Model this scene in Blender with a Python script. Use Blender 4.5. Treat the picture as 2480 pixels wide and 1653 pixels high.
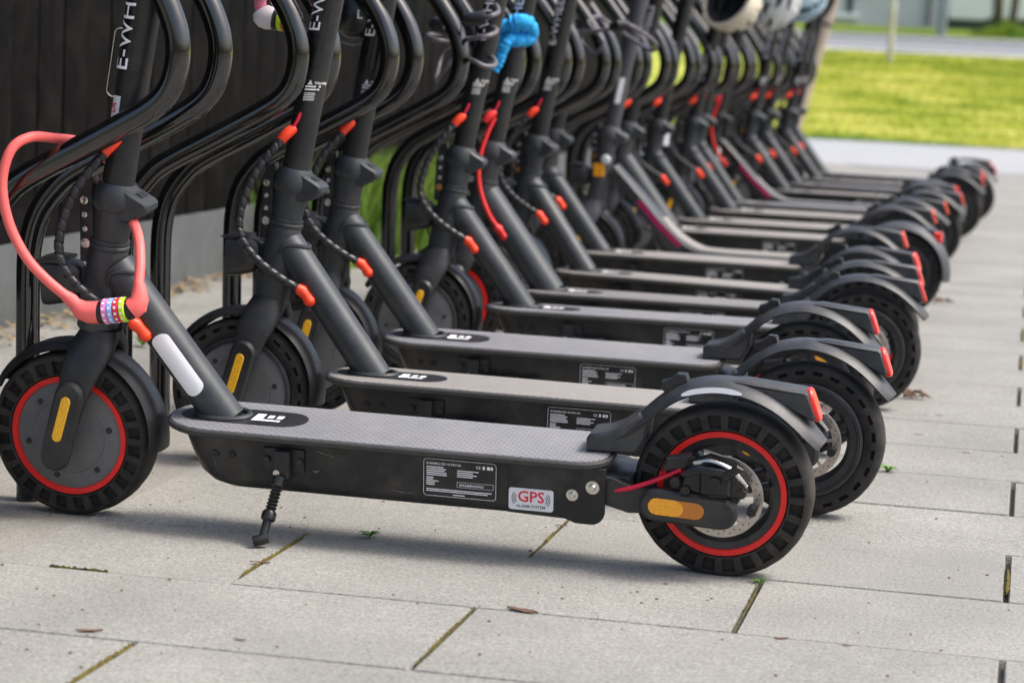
import bpy, bmesh, math, random
from mathutils import Vector, Matrix
random.seed(7)
R = math.radians
for o in list(bpy.data.objects): bpy.data.objects.remove(o)
SC = bpy.context.scene
COL = SC.collection

# ------------------------------------------------------------------ camera, sky, sun, exposure
CAM_LOC = Vector((1.0427, -3.4755, 0.7495)); YAW, PITCH, ROLL, FPX = 0.2078, 0.1199, 0.0486, 5857.0
fw = Vector((-math.sin(YAW)*math.cos(PITCH), math.cos(YAW)*math.cos(PITCH), -math.sin(PITCH)))
rt0 = Vector((math.cos(YAW), math.sin(YAW), 0)); up0 = rt0.cross(fw)
rt = rt0*math.cos(ROLL)+up0*math.sin(ROLL); up = -rt0*math.sin(ROLL)+up0*math.cos(ROLL)
cd = bpy.data.cameras.new('camera'); cam = bpy.data.objects.new('camera', cd); COL.objects.link(cam)
cam.matrix_world = Matrix(((rt.x, up.x, -fw.x, CAM_LOC.x), (rt.y, up.y, -fw.y, CAM_LOC.y), (rt.z, up.z, -fw.z, CAM_LOC.z), (0, 0, 0, 1)))
cd.sensor_width = 36; cd.lens = FPX/2480*36; cd.clip_end = 2000; cd.clip_start = 0.05
cd.dof.use_dof = True; cd.dof.focus_distance = 3.75; cd.dof.aperture_fstop = 5.6
SC.camera = cam
W = bpy.data.worlds.new('World'); SC.world = W; W.use_nodes = True
nt = W.node_tree; bg = nt.nodes['Background']; sky = nt.nodes.new('ShaderNodeTexSky')
sky.sky_type = 'NISHITA'; sky.sun_disc = False; sky.sun_elevation = R(56); sky.sun_rotation = R(86)
sky.air_density = 1.0; sky.dust_density = 5.5; sky.ozone_density = 0.8
nt.links.new(sky.outputs[0], bg.inputs[0]); bg.inputs[1].default_value = 0.135
sl = bpy.data.lights.new('sun', 'SUN'); sl.energy = 1.5; sl.angle = R(16); sl.color = (1, .985, .965)
so = bpy.data.objects.new('sun', sl); COL.objects.link(so)
az, el = R(86), R(56)     # nishita: rotation measured from +Y clockwise
sd = Vector((math.sin(az)*math.cos(el), math.cos(az)*math.cos(el), math.sin(el)))
so.rotation_euler = sd.to_track_quat('Z', 'Y').to_euler()
SC.render.engine = 'CYCLES'
vs = SC.view_settings; vs.view_transform = 'Standard'; vs.look = 'None'; vs.gamma = 1; vs.exposure = 0.9; vs.use_curve_mapping = False

# ------------------------------------------------------------------ pixel -> point (2480 px wide photograph)
def ray(u, v): return fw + rt*((u-1240)/FPX) - up*((v-826.5)/FPX)
def onY(u, v, y):
    d = ray(u, v); return CAM_LOC + d*((y-CAM_LOC.y)/d.y)
def onX(u, v, x):
    d = ray(u, v); return CAM_LOC + d*((x-CAM_LOC.x)/d.x)
def onZ(u, v, z=0):
    d = ray(u, v); return CAM_LOC + d*((z-CAM_LOC.z)/d.z)
def dY(u, v, y): return onY(u*1.0544, v*1.0544, y)

# ------------------------------------------------------------------ materials
MATS = {}
def mat(name, col, rough=.5, metal=0, var=.15, vscale=30, bump=0, bscale=400, dust=None, dustamt=.5, dscale=9, spec=.5, coat=0, alpha=1, trans=0, streak=None, rvar=.1, emit=None):
    m = bpy.data.materials.new(name); m.use_nodes = True; t = m.node_tree; n = t.nodes; L = t.links
    p = n['Principled BSDF']; p.inputs['Roughness'].default_value = rough; p.inputs['Metallic'].default_value = metal
    p.inputs['Specular IOR Level'].default_value = spec; p.inputs['Coat Weight'].default_value = coat
    if trans: p.inputs['Transmission Weight'].default_value = trans
    tc = n.new('ShaderNodeTexCoord'); oi = n.new('ShaderNodeObjectInfo')
    mul = n.new('ShaderNodeMath'); mul.operation = 'MULTIPLY'; mul.inputs[1].default_value = 37.0
    L.new(oi.outputs['Random'], mul.inputs[0])
    add = n.new('ShaderNodeVectorMath'); add.operation = 'ADD'; L.new(tc.outputs['Object'], add.inputs[0]); L.new(mul.outputs[0], add.inputs[1])
    vec = add.outputs[0]
    if streak:
        mp = n.new('ShaderNodeMapping'); mp.inputs['Scale'].default_value = streak; L.new(vec, mp.inputs[0]); vec2 = mp.outputs[0]
    else: vec2 = vec
    nz = n.new('ShaderNodeTexNoise'); nz.inputs['Scale'].default_value = vscale; nz.inputs['Detail'].default_value = 6; nz.inputs['Roughness'].default_value = .65
    L.new(vec2, nz.inputs['Vector'])
    rp = n.new('ShaderNodeValToRGB'); c = Vector(col)
    rp.color_ramp.elements[0].position = .3; rp.color_ramp.elements[1].position = .7
    rp.color_ramp.elements[0].color = (*(c*(1-var)), 1); rp.color_ramp.elements[1].color = (*(c*(1+var)), 1)
    L.new(nz.outputs[0], rp.inputs[0]); out = rp.outputs[0]
    if dust:
        dn = n.new('ShaderNodeTexNoise'); dn.inputs['Scale'].default_value = dscale; dn.inputs['Detail'].default_value = 8; dn.inputs['Roughness'].default_value = .7
        L.new(vec, dn.inputs['Vector'])
        dr = n.new('ShaderNodeMapRange'); dr.inputs[1].default_value = .45; dr.inputs[2].default_value = .75; dr.inputs[4].default_value = dustamt
        L.new(dn.outputs[0], dr.inputs[0]); mx = n.new('ShaderNodeMixRGB'); L.new(dr.outputs[0], mx.inputs[0]); L.new(out, mx.inputs[1]); mx.inputs[2].default_value = (*dust, 1)
        out = mx.outputs[0]
    L.new(out, p.inputs['Base Color'])
    if rvar:
        mr = n.new('ShaderNodeMapRange'); mr.inputs[3].default_value = max(.02, rough-rvar); mr.inputs[4].default_value = min(1, rough+rvar)
        L.new(nz.outputs[0], mr.inputs[0]); L.new(mr.outputs[0], p.inputs['Roughness'])
    if bump:
        bn = n.new('ShaderNodeTexNoise'); bn.inputs['Scale'].default_value = bscale; bn.inputs['Detail'].default_value = 4; L.new(vec2, bn.inputs['Vector'])
        b = n.new('ShaderNodeBump'); b.inputs['Strength'].default_value = bump; b.inputs['Distance'].default_value = .002
        L.new(bn.outputs[0], b.inputs['Height']); L.new(b.outputs[0], p.inputs['Normal'])
    if emit: p.inputs['Emission Color'].default_value = (*col, 1); p.inputs['Emission Strength'].default_value = emit
    MATS[name] = m; return m
DUST = (.17, .15, .125)
mat('paint', (.038, .044, .049), .42, .3, .14, 60, .14, 900, DUST, .22, 16)
mat('paint_dark', (.0145, .0162, .018), .42, .2, .15, 60, .10, 900, DUST, .14, 14)
mat('paint_thick', (.047, .054, .059), .44, .25, .12, 60, .1, 900, DUST, .15, 14)
mat('box', (.0042, .0052, .0066), .46, 0, .3, 40, .15, 700, DUST, .34, 9)
mat('plastic', (.013, .0145, .0175), .38, 0, .2, 50, .10, 800, DUST, .22, 12)
mat('plastic_rough', (.030, .034, .039), .42, 0, .25, 50, .18, 800, DUST, .32, 14)
mat('fork_black', (.013, .0142, .0165), .42, 0, .2, 50, .15, 800, DUST, .22, 14)
mat('mudguard_grey', (.05, .054, .064), .5, 0, .15, 50, .1, 800, DUST, .2, 12)
mat('rubber', (.022, .0215, .021), .78, 0, .25, 70, .25, 500, (.15, .12, .09), .30, 22, spec=.3)
mat('rubber_dusty', (.026, .0245, .023), .75, 0, .3, 60, .25, 500, (.12, .095, .075), .45, 20, spec=.3)
mat('hub', (.125, .126, .13), .55, 0, .15, 40, .1, 900, DUST, .3, 18)
mat('rim', (.028, .028, .030), .5, .1, .2, 50, .1, 900, DUST, .3, 20)
mat('red_ring', (.78, .014, .012), .45, 0, .1, 60, 0, 0, (.40, .05, .03), .2, 20)
mat('grommet', (.90, .055, .012), .42, 0, .08, 60)
mat('red_lens', (.82, .025, .018), .22, 0, .1, 200, .25, 900, coat=.5)
mat('amber', (.95, .40, .010), .25, 0, .38, 420, .5, 700, coat=.4)
mat('amber_dark', (.55, .17, .008), .3, 0, .15, 500, .5, 700, coat=.4)
mat('yellow', (.98, .50, .010), .25, 0, .32, 420, .4, 700, (.25, .15, .03), .25, 40, coat=.4)
mat('white_reflector', (.90, .90, .92), .35, 0, .04, 40, .05, 900, (.5, .48, .45), .3, 20)
mat('white_print', (.90, .90, .90), .5, 0, .04, 80, 0, 0, (.5, .49, .48), .2, 60)
mat('red_print', (.72, .01, .05), .45, 0, .05, 80)
mat('grey_print', (.10, .10, .11), .5, 0, .1, 80)
mat('sticker_black', (.006, .0065, .008), .28, 0, .2, 60, 0, 0, DUST, .12, 30)
mat('sticker_white', (.74, .74, .76), .35, 0, .04, 60)
mat('steel', (.62, .60, .57), .28, 1, .1, 90, .05, 900)
mat('disc', (.50, .46, .42), .36, .85, .15, 120, .08, 900)
mat('brass', (.55, .27, .10), .35, .9, .2, 90)
mat('black_metal', (.012, .0125, .014), .33, .2, .2, 50, .05, 900, DUST, .15, 25)
mat('hose_red', (.62, .012, .045), .4, 0, .1, 60)
mat('cable_red', (.80, .03, .03), .42, 0, .08, 60)
mat('wrap', (.019, .020, .024), .36, 0, .2, 60, 0, 0, DUST, .15, 30)
mat('cable_grey', (.13, .12, .135), .4, 0, .2, 60)
mat('rack', (.0022, .0025, .0030), .11, 0, .25, 25, .06, 160, (.06, .06, .057), .12, 16, spec=.7, rvar=.05, coat=.6)
mat('coral', (.90, .15, .135), .5, 0, .05, 40, .05, 600)
mat('pinkc', (.62, .17, .27), .5, 0, .08, 40)
mat('white_lock', (.72, .66, .68), .45, 0, .05, 40)
mat('lime', (.55, .74, .02), .4, 0, .05, 40)
mat('dial_pink', (.82, .22, .52), .4, 0, .05, 40)
mat('dial_blue', (.30, .46, .82), .4, 0, .05, 40)
mat('dial_red', (.72, .02, .06), .4, 0, .05, 40)
mat('blue_cloth', (.02, .36, .78), .85, 0, .3, 120, .6, 300)
mat('cream', (.66, .60, .47), .38, 0, .08, 30, .03, 300, (.35, .31, .24), .35, 14)
mat('helmet_white', (.76, .78, .78), .32, 0, .05, 30)
mat('helmet_blue', (.36, .50, .58), .35, 0, .06, 30)
mat('foam', (.012, .012, .013), .8, 0, .3, 60, .3, 300)
mat('wood_post', (.42, .34, .25), .75, 0, .25, 8, .4, 60, streak=(12, 12, 1.2))
mat('board', (.0034, .0031, .0029), .75, 0, .75, 16, .9, 60, (.021, .019, .0175), .6, 7, streak=(7, 7, .55), spec=.08)
mat('plinth', (.095, .105, .107), .85, 0, .25, 5, .5, 60, (.045, .06, .04), .5, 3)
mat('mortar', (.10, .095, .08), .95, 0, .4, 60, .6, 200, (.05, .048, .02), .5, 6)
mat('exposed', (.26, .25, .22), .92, 0, .42, 230, .9, 260, (.20, .185, .155), .5, 7)
mat('path', (.335, .345, .355), .9, 0, .08, 6, .3, 200)
mat('soil', (.16, .15, .11), .95, 0, .3, 3)
mat('kerb', (.52, .52, .50), .85, 0, .12, 8)
mat('asphalt', (.20, .21, .225), .9, 0, .15, 6, .3, 100)
mat('moss', (.10, .085, .010), .95, 0, .6, 180, .8, 300, (.06, .032, .016), .9, 45)
mat('weed', (.10, .24, .02), .6, 0, .25, 90)
mat('leafdry', (.14, .075, .045), .8, 0, .4, 60)
mat('litter', (.24, .18, .10), .9, 0, .5, 40)
mat('facade', (.60, .61, .66), .75, 0, .05, 1)
mat('facade_white', (.88, .90, .93), .7, 0, .04, 1)
mat('window_dark', (.02, .024, .028), .12, 0, .2, 1)
mat('trim_dark', (.055, .065, .06), .5, 0, .1, 2)
mat('pole_grey', (.25, .29, .32), .4, .6, .1, 5)
mat('pole_white', (.50, .46, .38), .6, 0, .15, 8)
mat('bark', (.06, .055, .025), .9, 0, .35, 14, .7, 60)
mat('deck_dark', (.05, .048, .046), .7, 0, .2, 60, .2, 600)
mat('magenta', (.55, .01, .13), .45, 0, .1, 60)
mat('lens', (.70, .72, .72), .12, 0, .05, 60, coat=.5)
mat('orange_trim', (.75, .16, .02), .45, 0, .1, 60)

def slab_material():
    m = mat('slab', (.285, .281, .256), .88, 0, .46, 190, .85, 330, (.23, .23, .21), .45, 2.6)
    t = m.node_tree; n = t.nodes; L = t.links; p = n['Principled BSDF']
    src = p.inputs['Base Color'].links[0].from_socket
    tc = n.new('ShaderNodeTexCoord'); geo = n.new('ShaderNodeNewGeometry')
    # fine broom streaks along the slab, dark aggregate specks
    mp = n.new('ShaderNodeMapping'); mp.inputs['Scale'].default_value = (14, 110, 1); L.new(geo.outputs['Position'], mp.inputs[0])
    st = n.new('ShaderNodeTexNoise'); st.inputs['Scale'].default_value = 1.0; st.inputs['Detail'].default_value = 5; L.new(mp.outputs[0], st.inputs['Vector'])
    sr = n.new('ShaderNodeMapRange'); sr.inputs[1].default_value = .35; sr.inputs[2].default_value = .7; sr.inputs[3].default_value = .93; sr.inputs[4].default_value = 1.04; L.new(st.outputs[0], sr.inputs[0])
    sp = n.new('ShaderNodeTexVoronoi'); sp.inputs['Scale'].default_value = 105; L.new(geo.outputs['Position'], sp.inputs['Vector'])
    sm = n.new('ShaderNodeMapRange'); sm.inputs[1].default_value = .06; sm.inputs[2].default_value = .19; sm.inputs[3].default_value = .42; sm.inputs[4].default_value = 1.0; L.new(sp.outputs['Distance'], sm.inputs[0])
    gate = n.new('ShaderNodeTexNoise'); gate.inputs['Scale'].default_value = 38; L.new(geo.outputs['Position'], gate.inputs['Vector'])
    gm = n.new('ShaderNodeMapRange'); gm.inputs[1].default_value = .50; gm.inputs[2].default_value = .56; L.new(gate.outputs[0], gm.inputs[0])
    mixs = n.new('ShaderNodeMix'); L.new(gm.outputs[0], mixs.inputs[0]); mixs.inputs[2].default_value = 1.0; L.new(sm.outputs[0], mixs.inputs[3])
    big = n.new('ShaderNodeTexNoise'); big.inputs['Scale'].default_value = 2.4; big.inputs['Detail'].default_value = 5; L.new(geo.outputs['Position'], big.inputs['Vector'])
    bm_ = n.new('ShaderNodeMapRange'); bm_.inputs[1].default_value = .3; bm_.inputs[2].default_value = .7; bm_.inputs[3].default_value = .82; bm_.inputs[4].default_value = 1.1; L.new(big.outputs[0], bm_.inputs[0])
    oi = n.new('ShaderNodeObjectInfo'); om = n.new('ShaderNodeMapRange'); om.inputs[3].default_value = .965; om.inputs[4].default_value = 1.03; L.new(oi.outputs['Random'], om.inputs[0])
    def mu(a, b):
        k = n.new('ShaderNodeMath'); k.operation = 'MULTIPLY'; L.new(a, k.inputs[0]); L.new(b, k.inputs[1]); return k.outputs[0]
    f = mu(mu(sr.outputs[0], mixs.outputs[0]), mu(bm_.outputs[0], om.outputs[0]))
    vm = n.new('ShaderNodeVectorMath'); vm.operation = 'SCALE'; L.new(src, vm.inputs[0]); L.new(f, vm.inputs['Scale'])
    L.new(vm.outputs[0], p.inputs['Base Color'])
slab_material()

def deck_material(name, col, sx, sy):
    m = mat(name, col, .72, 0, .10, 50, 0, 0, (.29, .28, .27), .5, 8)
    t = m.node_tree; n = t.nodes; L = t.links; p = n['Principled BSDF']
    tc = n.new('ShaderNodeTexCoord'); mp = n.new('ShaderNodeMapping'); L.new(tc.outputs['Object'], mp.inputs[0])
    bk = n.new('ShaderNodeTexBrick'); L.new(mp.outputs[0], bk.inputs['Vector']); bk.inputs['Scale'].default_value = 1
    bk.inputs['Brick Width'].default_value = sx; bk.inputs['Row Height'].default_value = sy; bk.inputs['Mortar Size'].default_value = sy*.16
    bk.inputs['Mortar Smooth'].default_value = .4
    b = n.new('ShaderNodeBump'); b.inputs['Strength'].default_value = .22; b.inputs['Distance'].default_value = .0012; b.invert = True
    L.new(bk.outputs['Fac'], b.inputs['Height']); L.new(b.outputs[0], p.inputs['Normal'])
    src = p.inputs['Base Color'].links[0].from_socket; mx = n.new('ShaderNodeMixRGB'); mx.blend_type = 'MULTIPLY'
    f = n.new('ShaderNodeMath'); f.operation = 'MULTIPLY'; f.inputs[1].default_value = .6; L.new(bk.outputs['Fac'], f.inputs[0])
    L.new(f.outputs[0], mx.inputs[0]); L.new(src, mx.inputs[1]); mx.inputs[2].default_value = (.35, .33, .31, 1); L.new(mx.outputs[0], p.inputs['Base Color'])
deck_material('mat_grey', (.215, .22, .236), .013, .0075)
deck_material('mat_dusty', (.285, .272, .255), .013, .0075)
deck_material('mat_diamond', (.21, .205, .20), .026, .015)

def grass_material(name, c1, c2, c3, scale):
    m = bpy.data.materials.new(name); m.use_nodes = True; n = m.node_tree.nodes; L = m.node_tree.links; p = n['Principled BSDF']
    p.inputs['Roughness'].default_value = .7; p.inputs['Specular IOR Level'].default_value = .25
    g = n.new('ShaderNodeNewGeometry'); mp = n.new('ShaderNodeMapping'); mp.inputs['Scale'].default_value = (.55, .8, .5); L.new(g.outputs['Position'], mp.inputs[0])
    nz = n.new('ShaderNodeTexNoise'); nz.inputs['Scale'].default_value = scale; nz.inputs['Detail'].default_value = 7; nz.inputs['Roughness'].default_value = .68; L.new(mp.outputs[0], nz.inputs['Vector'])
    rp = n.new('ShaderNodeValToRGB'); e = rp.color_ramp.elements; e[0].position = .40; e[0].color = (*c1, 1); e[1].position = .62; e[1].color = (*c3, 1)
    k = e.new(.5); k.color = (*c2, 1); L.new(nz.outputs[0], rp.inputs[0]); L.new(rp.outputs[0], p.inputs['Base Color']); MATS[name] = m
grass_material('lawn', (.115, .205, .004), (.33, .37, .022), (.53, .50, .115), 1.15)
grass_material('grass_wall', (.08, .17, .02), (.14, .25, .03), (.24, .32, .06), 5)
grass_material('verge', (.08, .17, .008), (.15, .23, .012), (.24, .27, .02), .8)

# ------------------------------------------------------------------ mesh builder
def spl(pts, m=8, closed=False):
    P = [Vector(p) for p in pts]; out = []; n = len(P)
    for i in range(n if closed else n-1):
        if closed: a, b, c, d = P[(i-1) % n], P[i], P[(i+1) % n], P[(i+2) % n]
        else: a, b, c, d = P[max(i-1, 0)], P[i], P[i+1], P[min(i+2, n-1)]
        for k in range(m):
            t = k/m; out.append(.5*((2*b)+(c-a)*t+(2*a-5*b+4*c-d)*t*t+(3*b-a-3*c+d)*t**3))
    if not closed: out.append(P[-1].copy())
    return out
class MB:
    def __init__(s): s.v = []; s.f = []
    def ring_loft(s, rings, cap=True, closed=False):
        b = len(s.v); n = len(rings[0])
        for r in rings: s.v += [tuple(p) for p in r]
        m = len(rings)
        for i in range(m if closed else m-1):
            for j in range(n):
                a = b+i*n+j; c = b+i*n+(j+1) % n; d = b+((i+1) % m)*n+(j+1) % n; e = b+((i+1) % m)*n+j
                s.f.append((a, c, d, e))
        if cap and not closed:
            s.f.append(tuple(b+j for j in range(n))[::-1]); s.f.append(tuple(b+(m-1)*n+j for j in range(n)))
        return s
    def tube(s, path, r, n=14, closed=False, cap=True, wrap=None):
        P = [Vector(p) for p in path]; m = len(P); rings = []
        T = []
        for i in range(m):
            a = P[i-1] if (i > 0 or closed) else P[i]; b = P[(i+1) % m] if (i < m-1 or closed) else P[i]
            T.append((b-a).normalized())
        u = T[0].orthogonal().normalized(); L = 0
        for i in range(m):
            if i: L += (P[i]-P[i-1]).length; u = (u-T[i]*u.dot(T[i])).normalized()
            w = T[i].cross(u); rr = r[i] if isinstance(r, (list, tuple)) else r
            ring = []
            for j in range(n):
                a = 2*math.pi*j/n; q = rr
                if wrap: ph = (L/wrap[0]+j/n) % 1; q = rr*(1-wrap[1]*(1-min(1, min(ph, 1-ph)*5))**2)
                ring.append(P[i]+(u*math.cos(a)+w*math.sin(a))*q)
            rings.append(ring)
        return s.ring_loft(rings, cap, closed)
    def lathe(s, prof, c=(0, 0, 0), n=48, axis='y', closed=False, cap=True):
        rings = []
        for r, h in prof:
            ring = []
            for j in range(n):
                a = 2*math.pi*j/n; x, z = r*math.cos(a), r*math.sin(a)
                p = (x, h, z) if axis == 'y' else ((z, x, h) if axis == 'z' else (h, x, z))
                ring.append((p[0]+c[0], p[1]+c[1], p[2]+c[2]))
            rings.append(ring)
        return s.ring_loft(rings, cap, closed)
    def prism(s, poly, y0, y1, bev=0):           # poly in xz, extruded along y, chamfered rims
        c = Vector((sum(p[0] for p in poly)/len(poly), sum(p[1] for p in poly)/len(poly)))
        def off(d):
            out = []; n = len(poly)
            for i in range(n):
                p = Vector(poly[i]); a = (p-Vector(poly[i-1])); b = (Vector(poly[(i+1) % n])-p)
                a = a.normalized() if a.length else b.normalized(); b = b.normalized() if b.length else a
                nb = Vector((-(a.y+b.y), a.x+b.x)); nb = nb.normalized() if nb.length > 1e-6 else Vector((0, 0))
                if area < 0: nb = -nb
                out.append(p+nb*d)
            return out
        area = sum(poly[i-1][0]*poly[i][1]-poly[i][0]*poly[i-1][1] for i in range(len(poly)))
        if bev:
            I = off(bev); rs = [[(p.x, y0, p.y) for p in I], [(p[0], y0+bev, p[1]) for p in poly], [(p[0], y1-bev, p[1]) for p in poly], [(p.x, y1, p.y) for p in I]]
        else: rs = [[(p[0], y0, p[1]) for p in poly], [(p[0], y1, p[1]) for p in poly]]
        return s.ring_loft(rs)
    def stadium(s, p0, p1, r, y0, y1, bev=0, n=8):
        a = math.atan2(p1[1]-p0[1], p1[0]-p0[0]); poly = []
        for k in range(n+1): t = a+math.pi/2+math.pi*k/n; poly.append((p0[0]+r*math.cos(t), p0[1]+r*math.sin(t)))
        for k in range(n+1): t = a-math.pi/2+math.pi*k/n; poly.append((p1[0]+r*math.cos(t), p1[1]+r*math.sin(t)))
        return s.prism(poly, y0, y1, bev)
    def box(s, x0, x1, y0, y1, z0, z1, bev=0): return s.prism([(x0, z0), (x1, z0), (x1, z1), (x0, z1)], y0, y1, bev)
    def outl(s, levels):                          # levels: (z, list of xy)
        return s.ring_loft([[(p[0], p[1], z) for p in L] for z, L in levels])
    def xf(s, M, start=0):
        for i in range(start, len(s.v)): s.v[i] = tuple(M @ Vector(s.v[i]))
        return s
    def mesh(s, name, m, sharp=38):
        me = bpy.data.meshes.new(name); me.from_pydata(s.v, [], s.f); me.validate()
        bm = bmesh.new(); bm.from_mesh(me); bmesh.ops.recalc_face_normals(bm, faces=bm.faces); bm.to_mesh(me); bm.free()
        me.materials.append(MATS[m])
        me.polygons.foreach_set('use_smooth', [True]*len(me.polygons)); me.set_sharp_from_angle(angle=R(sharp)); return me
    def build(s, name, m, parent=None, sharp=38):
        return link(name, s.mesh(name, m, sharp), parent)
def link(name, me, parent=None):
    o = bpy.data.objects.new(name, me); COL.objects.link(o)
    if parent: o.parent = parent
    return o
def tag(o, label=None, cat=None, group=None, kind=None):
    if label: o['label'] = label
    if cat: o['category'] = cat
    if group: o['group'] = group
    if kind: o['kind'] = kind
    return o
def empty(name, loc=(0, 0, 0), rz=0):
    o = bpy.data.objects.new(name, None); COL.objects.link(o); o.empty_display_size = .05; o.location = loc; o.rotation_euler = (0, 0, rz); return o
TX = {}
def textmesh(body, size, bold=0, align='LEFT'):
    k = (body, size, bold, align)
    if k in TX: return TX[k]
    cu = bpy.data.curves.new('t', 'FONT'); cu.body = body; cu.size = size; cu.resolution_u = 2; cu.offset = bold; cu.align_x = align
    o = bpy.data.objects.new('t', cu); COL.objects.link(o)
    me = bpy.data.meshes.new_from_object(o.evaluated_get(bpy.context.evaluated_depsgraph_get()))
    bm = bmesh.new(); bm.from_mesh(me)
    V = [v.co.copy() for v in bm.verts]; F = [[v.index for v in f.verts] for f in bm.faces]
    bm.free(); bpy.data.objects.remove(o); bpy.data.curves.remove(cu); bpy.data.meshes.remove(me)
    TX[k] = (V, F); return V, F
def add_text(mb, body, size, fn, bold=0, align='LEFT', sub=0):
    V, F = textmesh(body, size, bold, align)
    if sub:
        bm = bmesh.new(); vv = [bm.verts.new(p) for p in V]
        for f in F:
            try: bm.faces.new([vv[i] for i in f])
            except ValueError: pass
        bmesh.ops.triangulate(bm, faces=bm.faces)
        for _ in range(3):
            es = [e for e in bm.edges if e.calc_length() > sub]
            if es: bmesh.ops.subdivide_edges(bm, edges=es, cuts=1); bmesh.ops.triangulate(bm, faces=bm.faces)
        bm.verts.index_update(); V = [v.co.copy() for v in bm.verts]; F = [[v.index for v in f.verts] for f in bm.faces]; bm.free()
    b = len(mb.v); mb.v += [tuple(fn(p)) for p in V]; mb.f += [tuple(b+i for i in f) for f in F]
    return mb

# ------------------------------------------------------------------ setting: ground, paving, path, lawn, road
def hz(y):
    K = [(-100, 0), (21.3, 0), (22.5, .05), (43, 1.03), (44, 1.07), (54, 1.40), (62, 1.82), (120, 2.9), (600, 4)]
    for (a, za), (b, zb) in zip(K, K[1:]):
        if y <= b: return za+(zb-za)*(max(y, a)-a)/(b-a)
    return 4
def sheet(name, x0, x1, ys, dz, m, nx=1, label=None, slant=0):
    mb = MB(); 
    for y in ys:
        for i in range(nx+1):
            x = x0+(x1-x0)*i/nx; mb.v.append((x, y+slant*x, hz(y)+dz))
    for j in range(len(ys)-1):
        for i in range(nx): a = j*(nx+1)+i; mb.f.append((a, a+1, a+nx+2, a+nx+1))
    o = mb.build(name, m); o['kind'] = 'structure'; return o
sheet('ground', -400, 400, [-80, 0, 21.3, 22.5, 43, 44, 54, 62, 120, 600], -.06, 'soil')
sheet('mortar_bed', -1.44, 8.0, [-6, 15.2], -.014, 'mortar')
sheet('footpath', -20, 20, [15.212, 18, 21.3], -.002, 'path')
sheet('concrete_strip', -.80, -.343, [-6, 15.2], -.003, 'exposed')
paving = bpy.data.objects['mortar_bed']; paving.name = 'paving'
def slab_mesh(w, d):
    mb = MB(); b = .0022
    lv = []
    for z, i in ((-.045, 0), (-.003, 0), (0, b)):
        lv.append((z, [(i, i), (w-i, i), (w-i, d-i), (i, d-i)]))
    return mb.outl(lv).mesh('slab', 'slab', 50)
S = .35; gx, gy = .0075, .0032
SL = {k: slab_mesh(k*S-gx, S-gy) for k in (1, 2)}
half = slab_mesh(.355-gx, S-gy)
def put_slab(me, x, y):
    o = link('slab', me, paving); o.location = (x+gx/2, y+gy/2, random.uniform(-.0014, .0012)-.0005); o.rotation_euler = (random.uniform(-.0013, .0013), random.uniform(-.001, .001), random.uniform(-.0015, .0015))
for j in range(-5, 43):
    y = j*S; odd = (j % 2 == 0)     # row above line j: joints on odd half-slab lines for even j
    x = -.355
    st = (S if odd else 2*S)
    first = S-.0 if odd else 2*S
    k = 0
    xs = -.355
    # grid lines every .35 from x = 0: first slab of a row is a half or a whole, trimmed to the strip edge
    nxt = 0 if not odd else S
    if odd: put_slab(SL[2], -.355+.005, y) ; xs = S
    else: put_slab(half, -.355, y); xs = 0
    lim = 3.1 if y < 4 else 2.6
    while xs < lim: put_slab(SL[2], xs, y); xs += 2*S
for j in range(-8, 20):                         # slabs between the strip and the wall
    y = 1.0+j*S
    o = link('slab', SL[1], paving); o.location = (-.81-S+.003, y, -.002)
    o = link('slab', half, paving); o.location = (-.81-2*S, y+.002, -.003)
sheet('paving_far', 3.2, 12.0, [-6, 0, 15.2], -.0045, 'slab')
sheet('paving_near', -.355, 3.2, [-6, -1.76], -.0045, 'slab')
# lawn, kerb, road, verge
ys = [21.3, 22.5]+[22.5+k*2.05 for k in range(1, 11)]
sheet('lawn', -60, 60, ys, .012, 'lawn', 40)
sheet('footway', -60, 60, [43.0, 44.0], .02, 'kerb', 2, slant=.012)
sheet('road', -60, 60, [44.05, 53.5], .01, 'asphalt', 2, slant=.012)
sheet('verge', -60, 60, [54.0, 62, 66], .02, 'verge', 2)
kb = MB().box(-60, 60, 53.5, 53.9, hz(53.7)-.1, hz(53.7)+.12, .02).build('kerb', 'kerb'); kb['kind'] = 'structure'
def blades(name, m, area, n, h0, h1, w, label, zf, seed=1, spread=.5):
    rnd = random.Random(seed); mb = MB(); x0, x1, y0, y1 = area
    for _ in range(n):
        x = rnd.uniform(x0, x1); y = rnd.uniform(y0, y1)
        if callable(label) and not label(x, y, rnd): continue
        h = rnd.uniform(h0, h1); a = rnd.uniform(0, 6.28); dx, dy = math.cos(a)*w, math.sin(a)*w; z = zf(y)
        lx, ly = rnd.gauss(0, spread)*h, rnd.gauss(0, spread)*h; b = len(mb.v)
        mb.v += [(x-dx, y-dy, z), (x+dx, y+dy, z), (x+lx*.4+dx*.7, y+ly*.4+dy*.7, z+h*.6), (x+lx*.4-dx*.7, y+ly*.4-dy*.7, z+h*.6), (x+lx, y+ly, z+h)]
        mb.f += [(b, b+1, b+2, b+3), (b+3, b+2, b+4)]
    return mb.build(name, m)
vis = lambda x, y, r: x < 1.9 and x > -1.2-.20*(y-20)
g = blades('grass', 'lawn', (-7, 2, 21.3, 43), 90000, .02, .06, .006, vis, lambda y: hz(y)+.005, 3, .6)
tag(g, 'short yellow-green grass of the lawn behind the scooters', 'grass', kind='stuff')
def wallgrass(x, y, r): return r.random() < min(1, (y-3.9)/.5) and r.random() < min(1, (6.6-y)/.5)
g = blades('grass', 'grass_wall', (-1.40, -1.14, 3.85, 6.6), 6500, .10, .40, .004, wallgrass, lambda y: -.01, 5, .25)
tag(g, 'tall green grass growing at the foot of the dark wall', 'grass', kind='stuff')
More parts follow.
